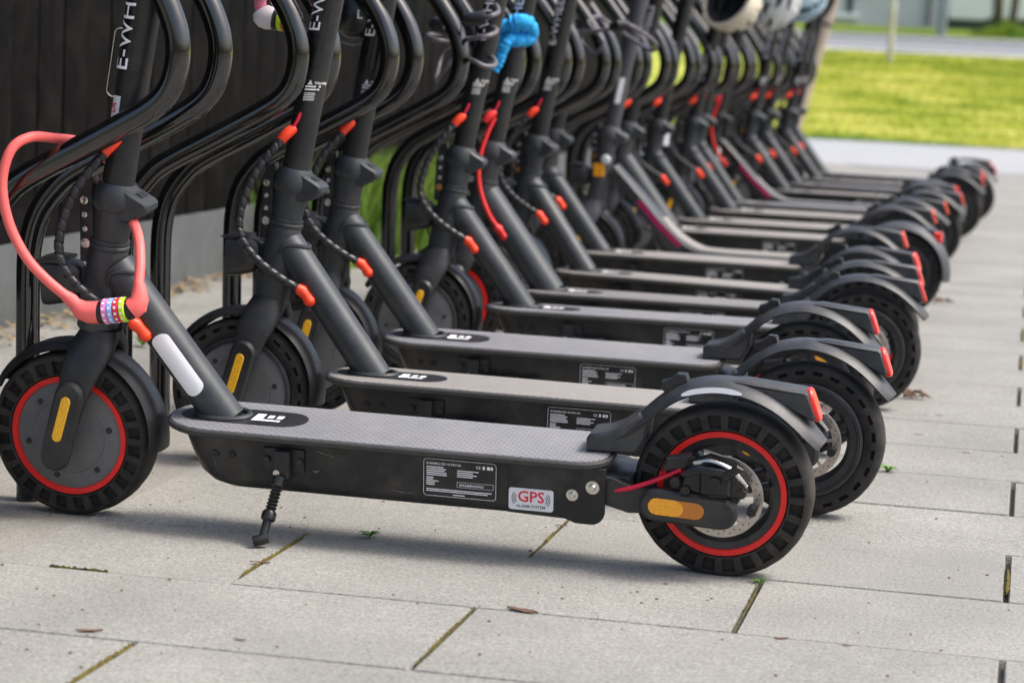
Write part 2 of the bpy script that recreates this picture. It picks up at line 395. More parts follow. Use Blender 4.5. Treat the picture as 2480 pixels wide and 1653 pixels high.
# fallen leaves and dirt along the wall foot
mb = MB(); rnd = random.Random(11)
for _ in range(900):
    y = rnd.uniform(1.6, 4.6); x = -1.42+abs(rnd.gauss(0, .06)); s = rnd.uniform(.006, .018); a = rnd.uniform(0, 6.28); t = rnd.uniform(-.5, .5); b = len(mb.v); z = rnd.uniform(.001, .018)
    for k, q in enumerate((1, .6, 1, .6)): mb.v.append((x+s*q*math.cos(a+k*1.57), y+s*q*math.sin(a+k*1.57), z+s*t*math.cos(k*1.57)))
    mb.f.append((b, b+1, b+2, b+3))
tag(mb.build('leaf_litter', 'litter'), 'brown dry leaf litter gathered along the foot of the wall', 'leaf litter', kind='stuff')

mb = MB(); rnd = random.Random(21)
for _ in range(520):
    x = rnd.uniform(-.7, 1.9); y = rnd.uniform(-1.0, 5.0) if rnd.random() < .75 else rnd.uniform(-1, .5); s = rnd.uniform(.0009, .0030); b = len(mb.v)
    for q in ((1, 0, .3), (0, 1, .3), (-1, 0, .3), (0, -1, .3), (.1, .1, 1), (0, 0, -.3)): mb.v.append((x+q[0]*s*rnd.uniform(.7, 1.6), y+q[1]*s*rnd.uniform(.7, 1.3), .0006+q[2]*s*.8))
    for k in range(4): mb.f += [(b+k, b+(k+1) % 4, b+4), (b+(k+1) % 4, b+k, b+5)]
tag(mb.build('grit', 'leafdry'), 'tiny dark grit and crumbs scattered over the slabs', 'grit', kind='stuff')

# ------------------------------------------------------------------ wall of dark boards on a plinth
wall = empty('board_wall', (-1.44, 6, 0)); tag(wall, 'black stained wall of vertical boards on a grey concrete plinth behind the racks', 'wall')
WX = -1.44
def wbox(x0, x1, y0, y1, z0, z1, bev=0): return MB().prism([(x0-WX, z0), (x1-WX, z0), (x1-WX, z1), (x0-WX, z1)], y0-6, y1-6, bev)
wbox(-1.60, -1.435, -1.0, 11.46, -.05, .205, .006).build('plinth', 'plinth', wall)
wbox(-1.70, -1.475, -1.0, 11.44, .20, 2.6).build('backing', 'board', wall)
BW = .163; yb = 2.184-BW*18
i = 0
me_b = [MB().prism([(0, .19+dz), (.022, .19+dz), (.022, 2.6), (0, 2.6)], 0, BW-.008, .003).mesh('board', 'board') for dz in (0, .004, -.003)]
while yb < 11.4:
    o = link('board', me_b[i % 3], wall); o.location = (-1.475-WX+random.uniform(.0, .004), yb-6, 0); yb += BW; i += 1
for kk, yy in enumerate((3.0, 5.9, 8.8)):
    wbox(-1.436, -1.4325, yy, yy+.006, -.02, .2).build('plinth_joint', 'mortar', wall)

# ------------------------------------------------------------------ bicycle racks: pairs of bent tubes
def rack_path():
    pts = [(-0.489, 0, -0.02), (-0.492, 0, 0.2), (-0.493, 0, 0.36), (-0.489, 0, 0.42), (-0.475, 0, 0.467), (-0.448, 0, 0.505), (-0.415, 0, 0.533), (-0.324, 0, 0.582), (-0.248, 0, 0.624), (-0.214, 0, 0.646), (-0.193, 0, 0.67), (-0.182, 0, 0.705), (-0.181, 0, 0.742), (-0.19, 0, 0.775), (-0.21, 0, 0.815), (-0.26, 0, 0.885), (-0.34, 0, 0.985), (-0.38, 0, 1.03), (-0.43, 0, 1.057), (-0.49, 0, 1.067)]
    return spl(pts, 5)
RP = rack_path(); TR = .0190
def rack_meshes():
    d = {}
    d['tube'] = MB().tube(RP, TR, 20).mesh('tube', 'rack')
    arc = [(-.485-.095*math.sin(math.pi*k/12), -.095*math.cos(math.pi*k/12), 1.067) for k in range(13)]
    d['bend'] = MB().tube(arc, TR*.995, 18).mesh('top_bend', 'rack')
    d['plate'] = MB().lathe([(.004, 0.012), (.033, .012), (.036, .009), (.036, -.01)], (-.490, 0, 0), 24, 'z').mesh('foot_plate', 'rack')
    return d
RM = rack_meshes()
rack_lab = ['nearest', 'second', 'third', 'fourth', 'fifth', 'sixth', 'seventh', 'eighth', 'ninth', 'tenth', 'eleventh', 'twelfth', 'thirteenth', 'fourteenth', 'fifteenth', 'sixteenth', 'seventeenth', 'farthest']
for k in range(18):
    r = empty('bike_rack', (0, .003+.595*k, 0)); r.rotation_euler = (0, R(-.9), 0)
    tag(r, 'glossy black double-hook tube bicycle rack, %s in the row counted from the camera' % rack_lab[k], 'bike rack', 'black tube racks holding the scooters')
    for s in (-1, 1):
        o = link('tube', RM['tube'], r); o.location.y = s*.095
    link('top_bend', RM['bend'], r)

# ------------------------------------------------------------------ scooter parts (local frame: front axle x=-.505, rear axle x=.505, -y faces the camera)
AX, RW = .505, .130
def axis_x(z): return -.426+.175*(z-.437)
def tyre(c, w, nslot, r0, r1, t0, t1, depth, inner, recess_y=True):
    # profile from inner edge (near side) over the tread to the far side
    prof = [(inner, -.80), (inner+.004, -.93), (r0-.002, -.99), (r0, -1.0), (r0+.0012, -1.0), (r1-.0012, -.985), (r1, -.98), (r1+.002, -.955), (.1255, -.86), (.1285, -.66), (.130, -.33), (.1303, 0)]
    prof = prof+[(r, -h) for r, h in prof[-2::-1]]
    ts = [0, t0-.03, t0, t1, t1+.03]
    rings = []
    for (r, h) in prof:
        ring = []
        for q in range(nslot):
            for t in ts:
                a = 2*math.pi*(q+t)/nslot; hh = h*w
                if (t in (t0, t1)) and r0+.001 <= r <= r1-.001 and abs(h) > .95:
                    hh = h*w-math.copysign(depth, h)
                ring.append((c[0]+r*math.cos(a), c[1]+hh, c[2]+r*math.sin(a)))
        rings.append(ring)
    return MB().ring_loft(rings, cap=False, closed=True)
FC = (-.497, 0, RW); RC = (AX, 0, RW)
CACHE = {}
def part(name, key, fn, m, parent, sharp=38):
    k = (key, m)
    if k not in CACHE: CACHE[k] = fn().mesh(name, m, sharp)
    return link(name, CACHE[k], parent)
def arc_poly(x0, x1, hw, rf, rr, n=14):
    P = []
    for k in range(n+1): t = math.pi/2+math.pi/2*k/n; P.append((x0+rf+rf*math.cos(t), hw-min(rf, hw)+min(rf, hw)*math.sin(t)))
    for k in range(n+1): t = math.pi+math.pi/2*k/n; P.append((x0+rf+rf*math.cos(t), -hw+min(rf, hw)+min(rf, hw)*math.sin(t)))
    for k in range(7): t = 1.5*math.pi+math.pi/2*k/6; P.append((x1-rr+rr*math.cos(t), -hw+rr+rr*math.sin(t)))
    for k in range(7): t = math.pi/2*k/6; P.append((x1-rr+rr*math.cos(t), hw-rr+rr*math.sin(t)))
    return P
def f_deck():
    return MB().outl([(.1635, arc_poly(-.337, .342, .078, .080, .045)), (.166, arc_poly(-.341, .346, .0825, .0845, .048)), (.172, arc_poly(-.342, .347, .0835, .0855, .049)), (.1745, arc_poly(-.340, .345, .0815, .0835, .048))])
def f_mat(): return MB().outl([(.1742, arc_poly(-.337, .341, .0785, .0805, .045)), (.1758, arc_poly(-.3365, .3405, .078, .080, .045)), (.1765, arc_poly(-.335, .339, .0765, .0785, .044))])
def f_box():
    return MB().outl([(.083, arc_poly(-.262, .318, .055, .055, .02)), (.0875, arc_poly(-.275, .326, .060, .06, .022)), (.10, arc_poly(-.290, .334, .0625, .0625, .02)), (.125, arc_poly(-.302, .337, .064, .064, .016)), (.166, arc_poly(-.318, .338, .0655, .0655, .014))])
def f_endplate():  # rounded side plate at the box's tail, slightly proud
    mb = MB(); y = -.0655
    P = [(.20, .164), (.343, .164), (.343, .100)]+[(.323+.020*math.cos(-t*math.pi/12), .098+.020*math.sin(-t*math.pi/12)) for t in range(0, 7)]+[(.300, .0785), (.285, .084), (.20, .0865)]
    return mb.prism(P, y-.0022, y+.004, .0008)
def f_downtube(r=.0295):
    a = Vector((-.252, 0, .168)); b = Vector((-.426, 0, .398)); return MB().tube([a, a.lerp(b, .5), b], r, 28)
def f_weld():
    mb = MB(); n = 64; path = []
    for k in range(n):
        t = 2*math.pi*k/n; path.append((-.258+.041*math.cos(t), .0315*math.sin(t), .1785))
    rr = [.0042*(1+.22*(k % 2)) for k in range(n)]
    mb.tube(path, rr, 8, closed=True)
    return mb
def f_weld2():
    mb = MB(); n = 64
    d = (Vector((-.426, 0, .398))-Vector((-.252, 0, .168))).normalized(); c = Vector((-.252, 0, .168))+d*.268; u = Vector((0, 1, 0)); w = d.cross(u)
    path = [c+u*.0295*math.cos(2*math.pi*k/n)+w*.0295*math.sin(2*math.pi*k/n)+d*.012*math.cos(4*math.pi*k/n) for k in range(n)]
    mb.tube(path, [.0036*(1+.22*(k % 2)) for k in range(n)], 7, closed=True); return mb
def axis_loft(prof, n=28):   # (z, r[, dx]) rings perpendicular-ish to the steering axis
    rings = []
    for p in prof:
        z, r = p[0], p[1]; dx = p[2] if len(p) > 2 else 0; ry = p[3] if len(p) > 3 else r
        rings.append([(axis_x(z)+dx+r*math.cos(2*math.pi*k/n), ry*math.sin(2*math.pi*k/n), z-.175*r*math.cos(2*math.pi*k/n)) for k in range(n)])
    return MB().ring_loft(rings)
def f_head(): return axis_loft([(.297, .028), (.300, .0305), (.33, .031), (.37, .0305), (.412, .0295), (.424, .0285), (.427, .027)])
def f_collar(): return axis_loft([(.4255, .0285), (.4275, .0305), (.4315, .0308), (.4335, .0285), (.4345, .0285), (.4365, .0300), (.4395, .0298), (.4405, .027)])
def f_joint(): return axis_loft([(.439, .0265), (.46, .0275), (.478, .029), (.49, .030)])
def f_latch():
    mb = axis_loft([(.486, .0305), (.490, .0335), (.500, .0345), (.512, .0335), (.522, .030), (.528, .027)])
    cx = axis_x(.5)
    mb.prism([(cx-.004, .526), (cx+.019, .524), (cx+.034, .514), (cx+.054, .503), (cx+.059, .497), (cx+.058, .489), (cx+.049, .4805), (cx+.028, .470), (cx-.006, .474)], -.024, .024, .004)
    mb.lathe([(.0055, -.0225), (.0055, -.020)], (cx+.032, 0, .489), 12); return mb
def f_latchslot():
    cx = axis_x(.5); mb = MB(); mb.prism([(cx+.036, .5125), (cx+.046, .5065), (cx+.047, .5085), (cx+.037, .5145)], -.012, .012)
    mb.lathe([(.0036, -.0232), (.0036, -.022)], (cx+.032, 0, .489), 10); return mb
def f_hinge():
    cx = axis_x(.48); return MB().prism([(cx-.052, .405), (cx-.028, .40), (cx-.026, .50), (cx-.028, .535), (cx-.044, .53), (cx-.050, .49)], -.013, .013, .003)
def f_hbolts(z, r):
    return MB().lathe([(.0005, -.0165), (r*.5, -.0165), (r*.55, -.0185), (r, -.018), (r, -.011)], (axis_x(.48)-.040, 0, z), 14)
def f_stem(): return axis_loft([(.505, .0245), (.56, .0240), (.70, .0245), (.80, .0255), (1.00, .0260), (1.12, .0265), (1.125, .02)])
def f_sleeve(): # black printed sleeve, left half of the stem
    rings = []; 
    for z in (.70, .72, .75, .80, .85, .90, .95, 1.0):
        rings.append([(axis_x(z)+.0266*math.cos(a), .0266*math.sin(a), z) for a in [R(200+7*k) for k in range(16)]])
    mb = MB(); n = 16
    for r in rings: mb.v += r
    for i in range(len(rings)-1):
        for j in range(n-1): mb.f.append((i*n+j, i*n+j+1, (i+1)*n+j+1, (i+1)*n+j))
    return mb
def stemwrap(z0, ang0, rr):  # text frame: text x -> up the stem, text y -> towards the front (-x)
    def fn(p):
        z = z0+p.x; a = R(ang0)-p.y/rr; return (axis_x(z)+rr*math.cos(a), rr*math.sin(a), z)
    return fn
def stemwrap_h(z0, ang0, rr):  # upright text: text x -> around the stem to the rear, text y -> up
    def fn(p):
        z = z0+p.y; a = R(ang0)+p.x/rr; return (axis_x(z)+rr*math.cos(a), rr*math.sin(a), z)
    return fn
def f_stemtext(): return add_text(MB(), 'E-WHEELS', .034, stemwrap(.765, 275, .0272), .0002, sub=.006)
def f_stemtext1(): return add_text(MB(), 'E-WHEELS', .040, stemwrap(.700, 264, .0272), .0002, sub=.006)
def f_stemtext2(): return add_text(MB(), 'E2S V2 LR', .026, stemwrap(.697, 275, .0272), .0002, sub=.006)
def patch(z0, z1, a0, a1, rr, n=9):
    mb = MB()
    for k in range(n):
        a = R(a0+(a1-a0)*k/(n-1))
        for z in (z0, z1): mb.v.append((axis_x(z)+rr*math.cos(a), rr*math.sin(a), z))
    mb.f = [(2*k, 2*k+2, 2*k+3, 2*k+1) for k in range(n-1)]; return mb
def f_warning():
    mb = MB(); fn = stemwrap_h(.648, 262, .0254)
    def quad(x0, y0, x1, y1):
        b = len(mb.v); mb.v += [fn(Vector(q)) for q in ((x0, y0, 0), ((x0+x1)/2, y0, 0), (x1, y0, 0), (x1, y1, 0), ((x0+x1)/2, y1, 0), (x0, y1, 0))]; mb.f.append((b, b+1, b+4, b+5)); mb.f.append((b+1, b+2, b+3, b+4))
    b = len(mb.v); mb.v += [fn(Vector(q)) for q in ((.003, .026, 0), (.012, .026, 0), (.0075, .035, 0))]; mb.f.append((b, b+1, b+2))
    add_text(mb, 'Warning', .0075, lambda p: fn(Vector((p.x+.015, p.y+.0265, 0))), .00005)
    for q, (y, w) in enumerate(((.0215, .028), (.0165, .026), (.011, .019), (.008, .020), (.005, .018), (.002, .020), (-.001, .019))): quad(0, y, w, y+(.0026 if q < 2 else .0013))
    return mb
def f_fork():
    mb = MB(); n = 20
    for s in (-1, 1):
        st = [(x_+.06*z_, y_, z_, p_, q_) for x_, y_, z_, p_, q_ in [(-.4665, .000, .302, .0285, .0285), (-.468, .010, .292, .031, .024), (-.471, .026, .276, .034, .020), (-.476, .042, .255, .033, .014), (-.482, .0525, .232, .029, .010), (-.491, .056, .19, .022, .008), (-.503, .057, .135, .019, .008), (-.508, .057, .108, .010, .006)]]
        mb.ring_loft([[(x+rx*math.cos(2*math.pi*k/n), s*y+ry*math.sin(2*math.pi*k/n), z-.2*rx*math.cos(2*math.pi*k/n)) for k in range(n)] for x, y, z, rx, ry in st])
    mb.lathe([(.008, -.058), (.008, .058)], FC, 14); return mb
def f_forkcover(): return MB().stadium((-.475, .205), (-.502, .108), .0235, -.0745, -.060, .005)
def f_forkcover2(): return MB().stadium((-.475, .205), (-.502, .108), .0235, .060, .0745, .005)
def f_forkrefl(): return MB().stadium((-.4785, .198), (-.495, .141), .0078, -.0765, -.0735, .0012)
def f_tyreA(c): return lambda: tyre(c, .031, 24, .0985, .1190, .20, .78, .010, .094)
def f_tyreB(c): return lambda: tyre(c, .030, 24, .1105, .1175, .26, .74, .009, .096)
def f_ring(c): return lambda: MB().lathe([(.0848, -.0262), (.0856, -.0287), (.0938, -.0290), (.0945, -.027), (.0945, .027), (.0938, .0290), (.0856, .0287), (.0848, .0262)], c, 72, closed=True)
def f_hubcover(): return MB().lathe([(.0005, -.0295), (.030, -.0293), (.058, -.0285), (.0585, -.0278), (.0595, -.0285), (.078, -.0272), (.086, -.0255), (.0868, -.022), (.0868, .022), (.086, .0255), (.0005, .029)], FC, 64)
def f_screws(k):
    a = R(12+60*k); return lambda: MB().lathe([(.0005, -.0290), (.0030, -.0290), (.0034, -.0296), (.0046, -.0294), (.005, -.027)], (FC[0]+.068*math.cos(a), 0, FC[2]+.068*math.sin(a)), 12)
def f_rim(): return MB().lathe([(.072, -.018), (.075, -.024), (.0866, -.0262), (.0866, .0262), (.075, .024), (.072, .018), (.068, .012), (.068, -.012)], RC, 64, closed=True)
def f_rimB(c): return lambda: MB().lathe([(.0865, -.0255), (.0880, -.0285), (.0900, -.0275), (.0915, -.0290), (.0958, -.0270), (.0958, .027), (.0915, .029), (.0880, .0285), (.0865, .0255)], c, 72, closed=True)
def f_spoke(a):
    def fn():
        mb = MB()
        for d in (-.010, .010): mb.prism([(.012, d-.0040), (.074, d*1.15-.0036), (.074, d*1.15+.0036), (.012, d+.0040)], -.009, .009, .0015)
        return mb.xf(Matrix.Translation(RC) @ Matrix.Rotation(-R(a), 4, 'Y'))
    return fn
def f_hubr(): return MB().lathe([(.009, -.050), (.013, -.046), (.013, -.03), (.026, -.028), (.028, -.02), (.028, .02), (.013, .03), (.013, .05)], RC, 32)
def f_disc():
    y0, y1 = -.0405, -.0385; mb = MB().lathe([(.0475, y0), (.0615, y0), (.0620, y0+.0004), (.0620, y1), (.0475, y1)], RC, 72, closed=True)
    for k in range(6):
        a = R(15+60*k); st = len(mb.v); mb.prism([(.014, -.004), (.049, -.0085), (.049, -.0035), (.016, .003)], y0+.0002, y1-.0002); mb.xf(Matrix.Translation(RC) @ Matrix.Rotation(-a, 4, 'Y'), st)
    mb.lathe([(.012, y0), (.020, y0), (.020, y1), (.012, y1)], RC, 30, closed=True); return mb
def f_discholes():
    mb = MB()
    for k in range(44):
        a = 2*math.pi*k/44; r = .0525+.004*(k % 2); mb.lathe([(.0005, -.0408), (.00125, -.0408), (.00125, -.0404)], (RC[0]+r*math.cos(a), 0, RC[2]+r*math.sin(a)), 7)
    return mb
def shell(path, widths, crown=.011, th=.003, lip=.004, ny=12):
    rings = []; P = [Vector((p[0], 0, p[1])) for p in path]; m = len(P)
    for i in range(m):
        t = (P[min(i+1, m-1)]-P[max(i-1, 0)]).normalized(); nrm = Vector((-t.z, 0, t.x)); nrm = nrm if nrm.z*1 >= -.9 else -nrm; w = widths[i] if isinstance(widths, list) else widths
        o, q = [], []
        for k in range(ny+1):
            s = -1+2*k/ny; h = -crown*abs(s)**2.6
            o.append(P[i]+Vector((0, s*w, 0))+nrm*h); q.append(P[i]+Vector((0, s*(w-th), 0))+nrm*(h-th))
        rings.append(o+q[::-1])
    return MB().ring_loft(rings)
def f_ffender():
    path = []
    for k in range(27):
        a = R(150-6.0*k); r = .147+.004*math.sin(k/26*3.1); path.append((FC[0]+r*math.cos(a), FC[2]+r*math.sin(a)))
    w = [.022+.010*math.sin(min(1, k/8)*1.57)+.006*max(0, (k-20)/6) for k in range(27)]
    mb = shell([(p[0], p[1]) for p in path], w, .012)
    return mb
FPTS = [(.330, .206), (.352, .215), (.378, .236), (.408, .264), (.436, .283), (.468, .2945), (.505, .298), (.545, .291), (.583, .274), (.615, .250), (.636, .229), (.648, .216)]
def f_rfender():
    P = [(p.x, p.z) for p in spl([(a, 0, b) for a, b in FPTS], 4)]; n = len(P)
    w = [.027+.012*min(1, i/10) for i in range(n)]; w = [x-(.012*max(0, (i-(n-7))/7)) for i, x in enumerate(w)]
    mb = shell(P, w, .013, .0032)
    mb.prism([(.306, .1775), (.306, .197), (.311, .2035), (.335, .2085), (.354, .217), (.380, .238), (.397, .236), (.392, .20), (.378, .179)], -.030, .030, .004)
    return mb
def f_tail():
    mb = MB(); mb.prism([(.49, .2945), (.53, .2985), (.617, .2905), (.622, .286), (.634, .252), (.628, .246), (.60, .258), (.56, .281), (.52, .292)], -.018, .018, .004); return mb
def f_taillight():
    mb = MB(); st = 0
    P = []
    mb.stadium((-.013, 0), (.013, 0), .0125, -.004, .004, .0012); mb.xf(Matrix.Translation((.630, 0, .270)) @ Matrix.Rotation(R(-73), 4, 'Y').inverted() @ Matrix.Rotation(0, 4, 'X'))
    return mb
def f_taillight():
    # oval lens facing backwards and up, long axis in the fender's plane
    mb = MB(); n = 24; rings = []
    ax = Vector((math.sin(R(20)), 0, -math.cos(R(20)))); nr = Vector((math.cos(R(20)), 0, math.sin(R(20))))
    for d, s in ((-.004, .96), (0, 1.0), (.004, 1.0), (.0062, .90)):
        ring = []
        for k in range(n):
            t = 2*math.pi*k/n; e = .55; cx = math.copysign(abs(math.cos(t))**e, math.cos(t)); sy = math.copysign(abs(math.sin(t))**.8, math.sin(t))
            ring.append(Vector((.6265, 0, .2675))+ax*(.0255*cx*s)+Vector((0, .0165*sy*s, 0))+nr*d)
        rings.append(ring)
    return mb.ring_loft(rings)
def f_hook(): return MB().prism([(.406, .276), (.409, .2855), (.421, .2895), (.432, .299), (.445, .2985), (.450, .285), (.440, .272), (.425, .264)], -.009, .009, .002)
def f_fstrut():
    mb = MB()
    for s in (-1, 1): mb.tube([(.53, s*.030, .285), (.56, s*.036, .23), (.545, s*.045, .16), (.52, s*.05, .14)], .0045, 8)
    return mb
def f_fstrip():
    mb = MB(); pts = [p for p in spl([(a, 0, b) for a, b in FPTS], 8) if .442 < p.x < .535]; n = len(pts)
    v = []
    for i, p in enumerate(pts):
        k = min(i, n-1-i); wz = .0040*min(1, ((k+.3)/3)**.5)
        for dz in (wz, -wz): v.append((p.x, -.0385-.0016-(0.0 if dz > 0 else .001), p.z-.0095+dz))
    mb.v = v; mb.f = [(2*i, 2*i+1, 2*i+3, 2*i+2) for i in range(n-1)]; return mb
def f_arm():
    mb = MB()
    for s in (-1, 1):
        a, b = sorted((s*.046, s*.058)); mb.prism([(.30, .152), (.35, .150), (.385, .137), (.43, .135), (.505, .146), (.520, .130), (.505, .112), (.43, .102), (.375, .098), (.33, .110), (.30, .11)], a, b, .002)
    mb.box(.325, .378, -.047, .047, .11, .150, .004); return mb
def f_armcover(): return MB().stadium((.418, .1195), (.511, .1155), .0245, -.0795, -.0575, .005, 10)
def f_armrefl(a):
    if a: return lambda: MB().stadium((.420, .1195), (.447, .1184), .0125, -.0812, -.079, .001)
    return lambda: MB().stadium((.450, .1182), (.476, .1170), .0125, -.0810, -.079, .001)
def f_caliper():
    mb = MB(); y = -.066
    mb.prism([(.462, .150), (.470, .176), (.492, .186), (.522, .180), (.538, .160), (.534, .142), (.500, .138)], y-.010, y+.030, .004)
    mb.prism([(.440, .166), (.446, .184), (.474, .190), (.470, .172)], y-.006, y+.012, .003)
    mb.lathe([(.012, -.086), (.0125, -.070)], (.503, 0, .163), 18); mb.lathe([(.007, -.090), (.007, -.08)], (.503, 0, .163), 12)
    mb.prism([(.499, .166), (.527, .186), (.535, .181), (.508, .158)], y-.020, y-.012, .002)
    for x, z in ((.470, .148), (.532, .149), (.544, .128), (.458, .157)): mb.lathe([(.0055, -.080), (.0055, -.055)], (x, 0, z), 10)
    mb.box(.486, .520, -.084, -.060, .146, .178, .003); mb.tube([(.470, -.084, .170), (.486, -.088, .178), (.512, -.088, .176)], .0045, 8)
    return mb.xf(Matrix.Translation((.503, -.06, .162)) @ Matrix.Diagonal((1.28, 1.08, 1.22, 1)) @ Matrix.Translation((-.503, .06, -.160)))
def f_spring():
    P = spl([(.470, -.072, .187), (.492, -.076, .193), (.515, -.078, .188), (.532, -.076, .176), (.546, -.072, .158)], 10); L = len(P)
    return MB().tube(P, [.0030+.0007*(k % 2) for k in range(L)], 8)
def f_hose(): return MB().tube(spl([(.325, -.045, .128), (.36, -.056, .131), (.40, -.062, .146), (.44, -.068, .168), (.452, -.068, .176)], 6), .0035, 10)
def f_hose2(): return MB().tube(spl([(.452, -.03, .176), (.447, -.03, .155), (.443, -.028, .13)], 5), .004, 8)
def f_headlight():
    mb = MB(); cx = axis_x(.375)-.034; n = 20; rings = []
    for d, rz, ry, dz in ((0, .019, .016, 0), (-.008, .030, .023, -.003), (-.030, .035, .026, -.004), (-.050, .038, .028, -.005), (-.058, .0375, .028, -.005)):
        ring = []
        for k in range(n):
            t = 2*math.pi*k/n; c, s_ = math.cos(t), math.sin(t); e = .55
            ring.append((cx+d, ry*math.copysign(abs(c)**e, c), .374+dz+rz*math.copysign(abs(s_)**e, s_)))
        rings.append(ring)
    mb.ring_loft(rings)
    mb.prism([(cx-.070, .402), (cx-.050, .408), (cx-.020, .4065), (cx-.020, .402), (cx-.052, .399)], -.027, .027, .0012)
    mb.box(cx-.006, cx+.008, -.008, .008, .36, .392, .002)
    mb.tube(spl([(cx-.012, -.004, .345), (cx-.008, -.006, .325), (cx+.012, -.008, .308)], 5), .0022, 7); return mb
def f_hlens():
    cx = axis_x(.375)-.030; return MB().box(cx-.0575, cx-.0555, -.02, .02, .346, .398, .0005)
CAB = [(-.455, -.030, .585), (-.470, -.040, .563), (-.495, -.048, .525), (-.513, -.052, .478), (-.519, -.054, .432), (-.507, -.054, .397), (-.476, -.052, .365), (-.436, -.046, .338), (-.402, -.037, .320)]
CAB = [(a_+.06*c_, b_, c_) for a_, b_, c_ in CAB]
def sh(L): return [(a_+.06*c_, b_, c_) for a_, b_, c_ in L]
def f_cable(): return MB().tube(spl(CAB, 26), .0076, 12, wrap=(.018, .42))
def f_cable_plain(): return MB().tube(spl(sh([(-.440, -.028, .585), (-.452, -.036, .55), (-.462, -.044, .50), (-.462, -.048, .45), (-.450, -.048, .40), (-.425, -.044, .35), (-.402, -.037, .320)]), 10), .0052, 12)
def f_grom_top():
    mb = MB().tube(sh([(-.463, -.034, .574), (-.457, -.0315, .584), (-.448, -.027, .594), (-.442, -.022, .598)]), [.0080, .0098, .0098, .007], 12); return mb
def f_grom_bot():
    return MB().tube(sh([(-.409, -.039, .324), (-.401, -.0365, .3185), (-.3935, -.0335, .310), (-.3865, -.031, .300), (-.383, -.028, .295)]), [.0075, .0108, .0084, .0105, .0068], 14)
def f_pinkhose(): return MB().tube(sh([(-.447, -.027, .594), (-.438, -.0265, .612), (-.434, -.022, .625)]), .0033, 8)
def f_bar():
    x, z = axis_x(1.12), 1.12; mb = MB().tube([(x+.04, -.225, z+.02), (x, -.10, z+.01), (x, .10, z+.01), (x+.04, .225, z+.02)], .0125, 14); mb.box(x-.03, x+.03, -.03, .03, z-.02, z+.03, .006); return mb
def f_grip(s):
    x, z = axis_x(1.12), 1.12; return lambda: MB().tube([(x+.010, s*.135, z+.013), (x+.041, s*.232, z+.0205)], .0165, 14)
def f_kick_up():
    mb = MB(); y = -.066
    mb.box(-.193, -.130, y-.003, y+.001, .118, .153, .001)
    for x in (-.187, -.136): mb.lathe([(.005, y-.008), (.006, y-.0025)], (x, 0, .135), 12)
    mb.prism([(-.173, .152), (-.149, .152), (-.149, .112), (-.158, .106), (-.173, .110)], y-.016, y-.004, .001)
    return mb.xf(Matrix.Translation((.022, 0, 0)))
def f_kleg_folded():
    y = -.079; P = lambda x: (x, y, .1165); mb = MB().tube([P(-.152), P(-.140)], .0095, 14)
    q = [(-.140+.0028*k, y, .1165) for k in range(17)]; mb.tube(q, [.0062 if k % 2 else .0086 for k in range(17)], 14)
    mb.tube([P(-.096), P(-.080)], .0098, 14); mb.tube([P(-.080), P(-.030)], .0060, 14); mb.tube([P(-.036), P(-.028)], .0075, 14); return mb.xf(Matrix.Translation((.022, 0, 0)))
def f_kleg_down():
    a = Vector((-.164, -.080, .112)); b = Vector((-.176, -.130, .026)); d = b-a; P = lambda t: a+d*t; mb = MB()
    mb.tube([P(.0), P(.14)], .0100, 14)
    mb.tube([P(.14+.028*k) for k in range(15)], [.0062 if k % 2 else .0088 for k in range(15)], 14)
    mb.tube([P(.53), P(.56), P(.655), P(.68)], [.009, .0110, .0110, .009], 16); mb.tube([P(.66), P(.97)], .0066, 14)
    c = P(.98); mb.tube([c+Vector((-.012, -.006, -.001)), c+Vector((0, 0, .001)), c+Vector((.008, .004, .003))], [.0075, .0085, .0075], 12); return mb.xf(Matrix.Translation((.022, 0, 0)))
def f_kbolt(): return MB().lathe([(.0005, -.0855), (.0050, -.0855), (.0056, -.083), (.0056, -.080)], (-.146, 0, .119), 12)
def f_bolt(x, z, r): return lambda: MB().lathe([(.0005, -.0742), (r*.42, -.0738), (r*.5, -.0725), (r*.62, -.0722), (r*.68, -.0700), (r, -.0695), (r*1.02, -.0675)], (x, 0, z), 20)
def f_screw(x, z): return lambda: MB().lathe([(.0005, -.0663), (.0022, -.0663), (.0028, -.0672), (.0058, -.0668), (.0064, -.064)], (x, 0, z), 12)
def f_screwA(): return f_screw(-.222, .1345)()
def f_label():
    mb = MB(); P = []
    for cx, cz, a0 in ((.178, .153, 0), (.078, .153, 90), (.078, .105, 180), (.178, .105, 270)):
        for k in range(5): a = R(a0+22.5*k); P.append((cx+.005*math.cos(a), cz+.005*math.sin(a)))
    return mb.prism(P, -.0664, -.0655)
LB = -.0668
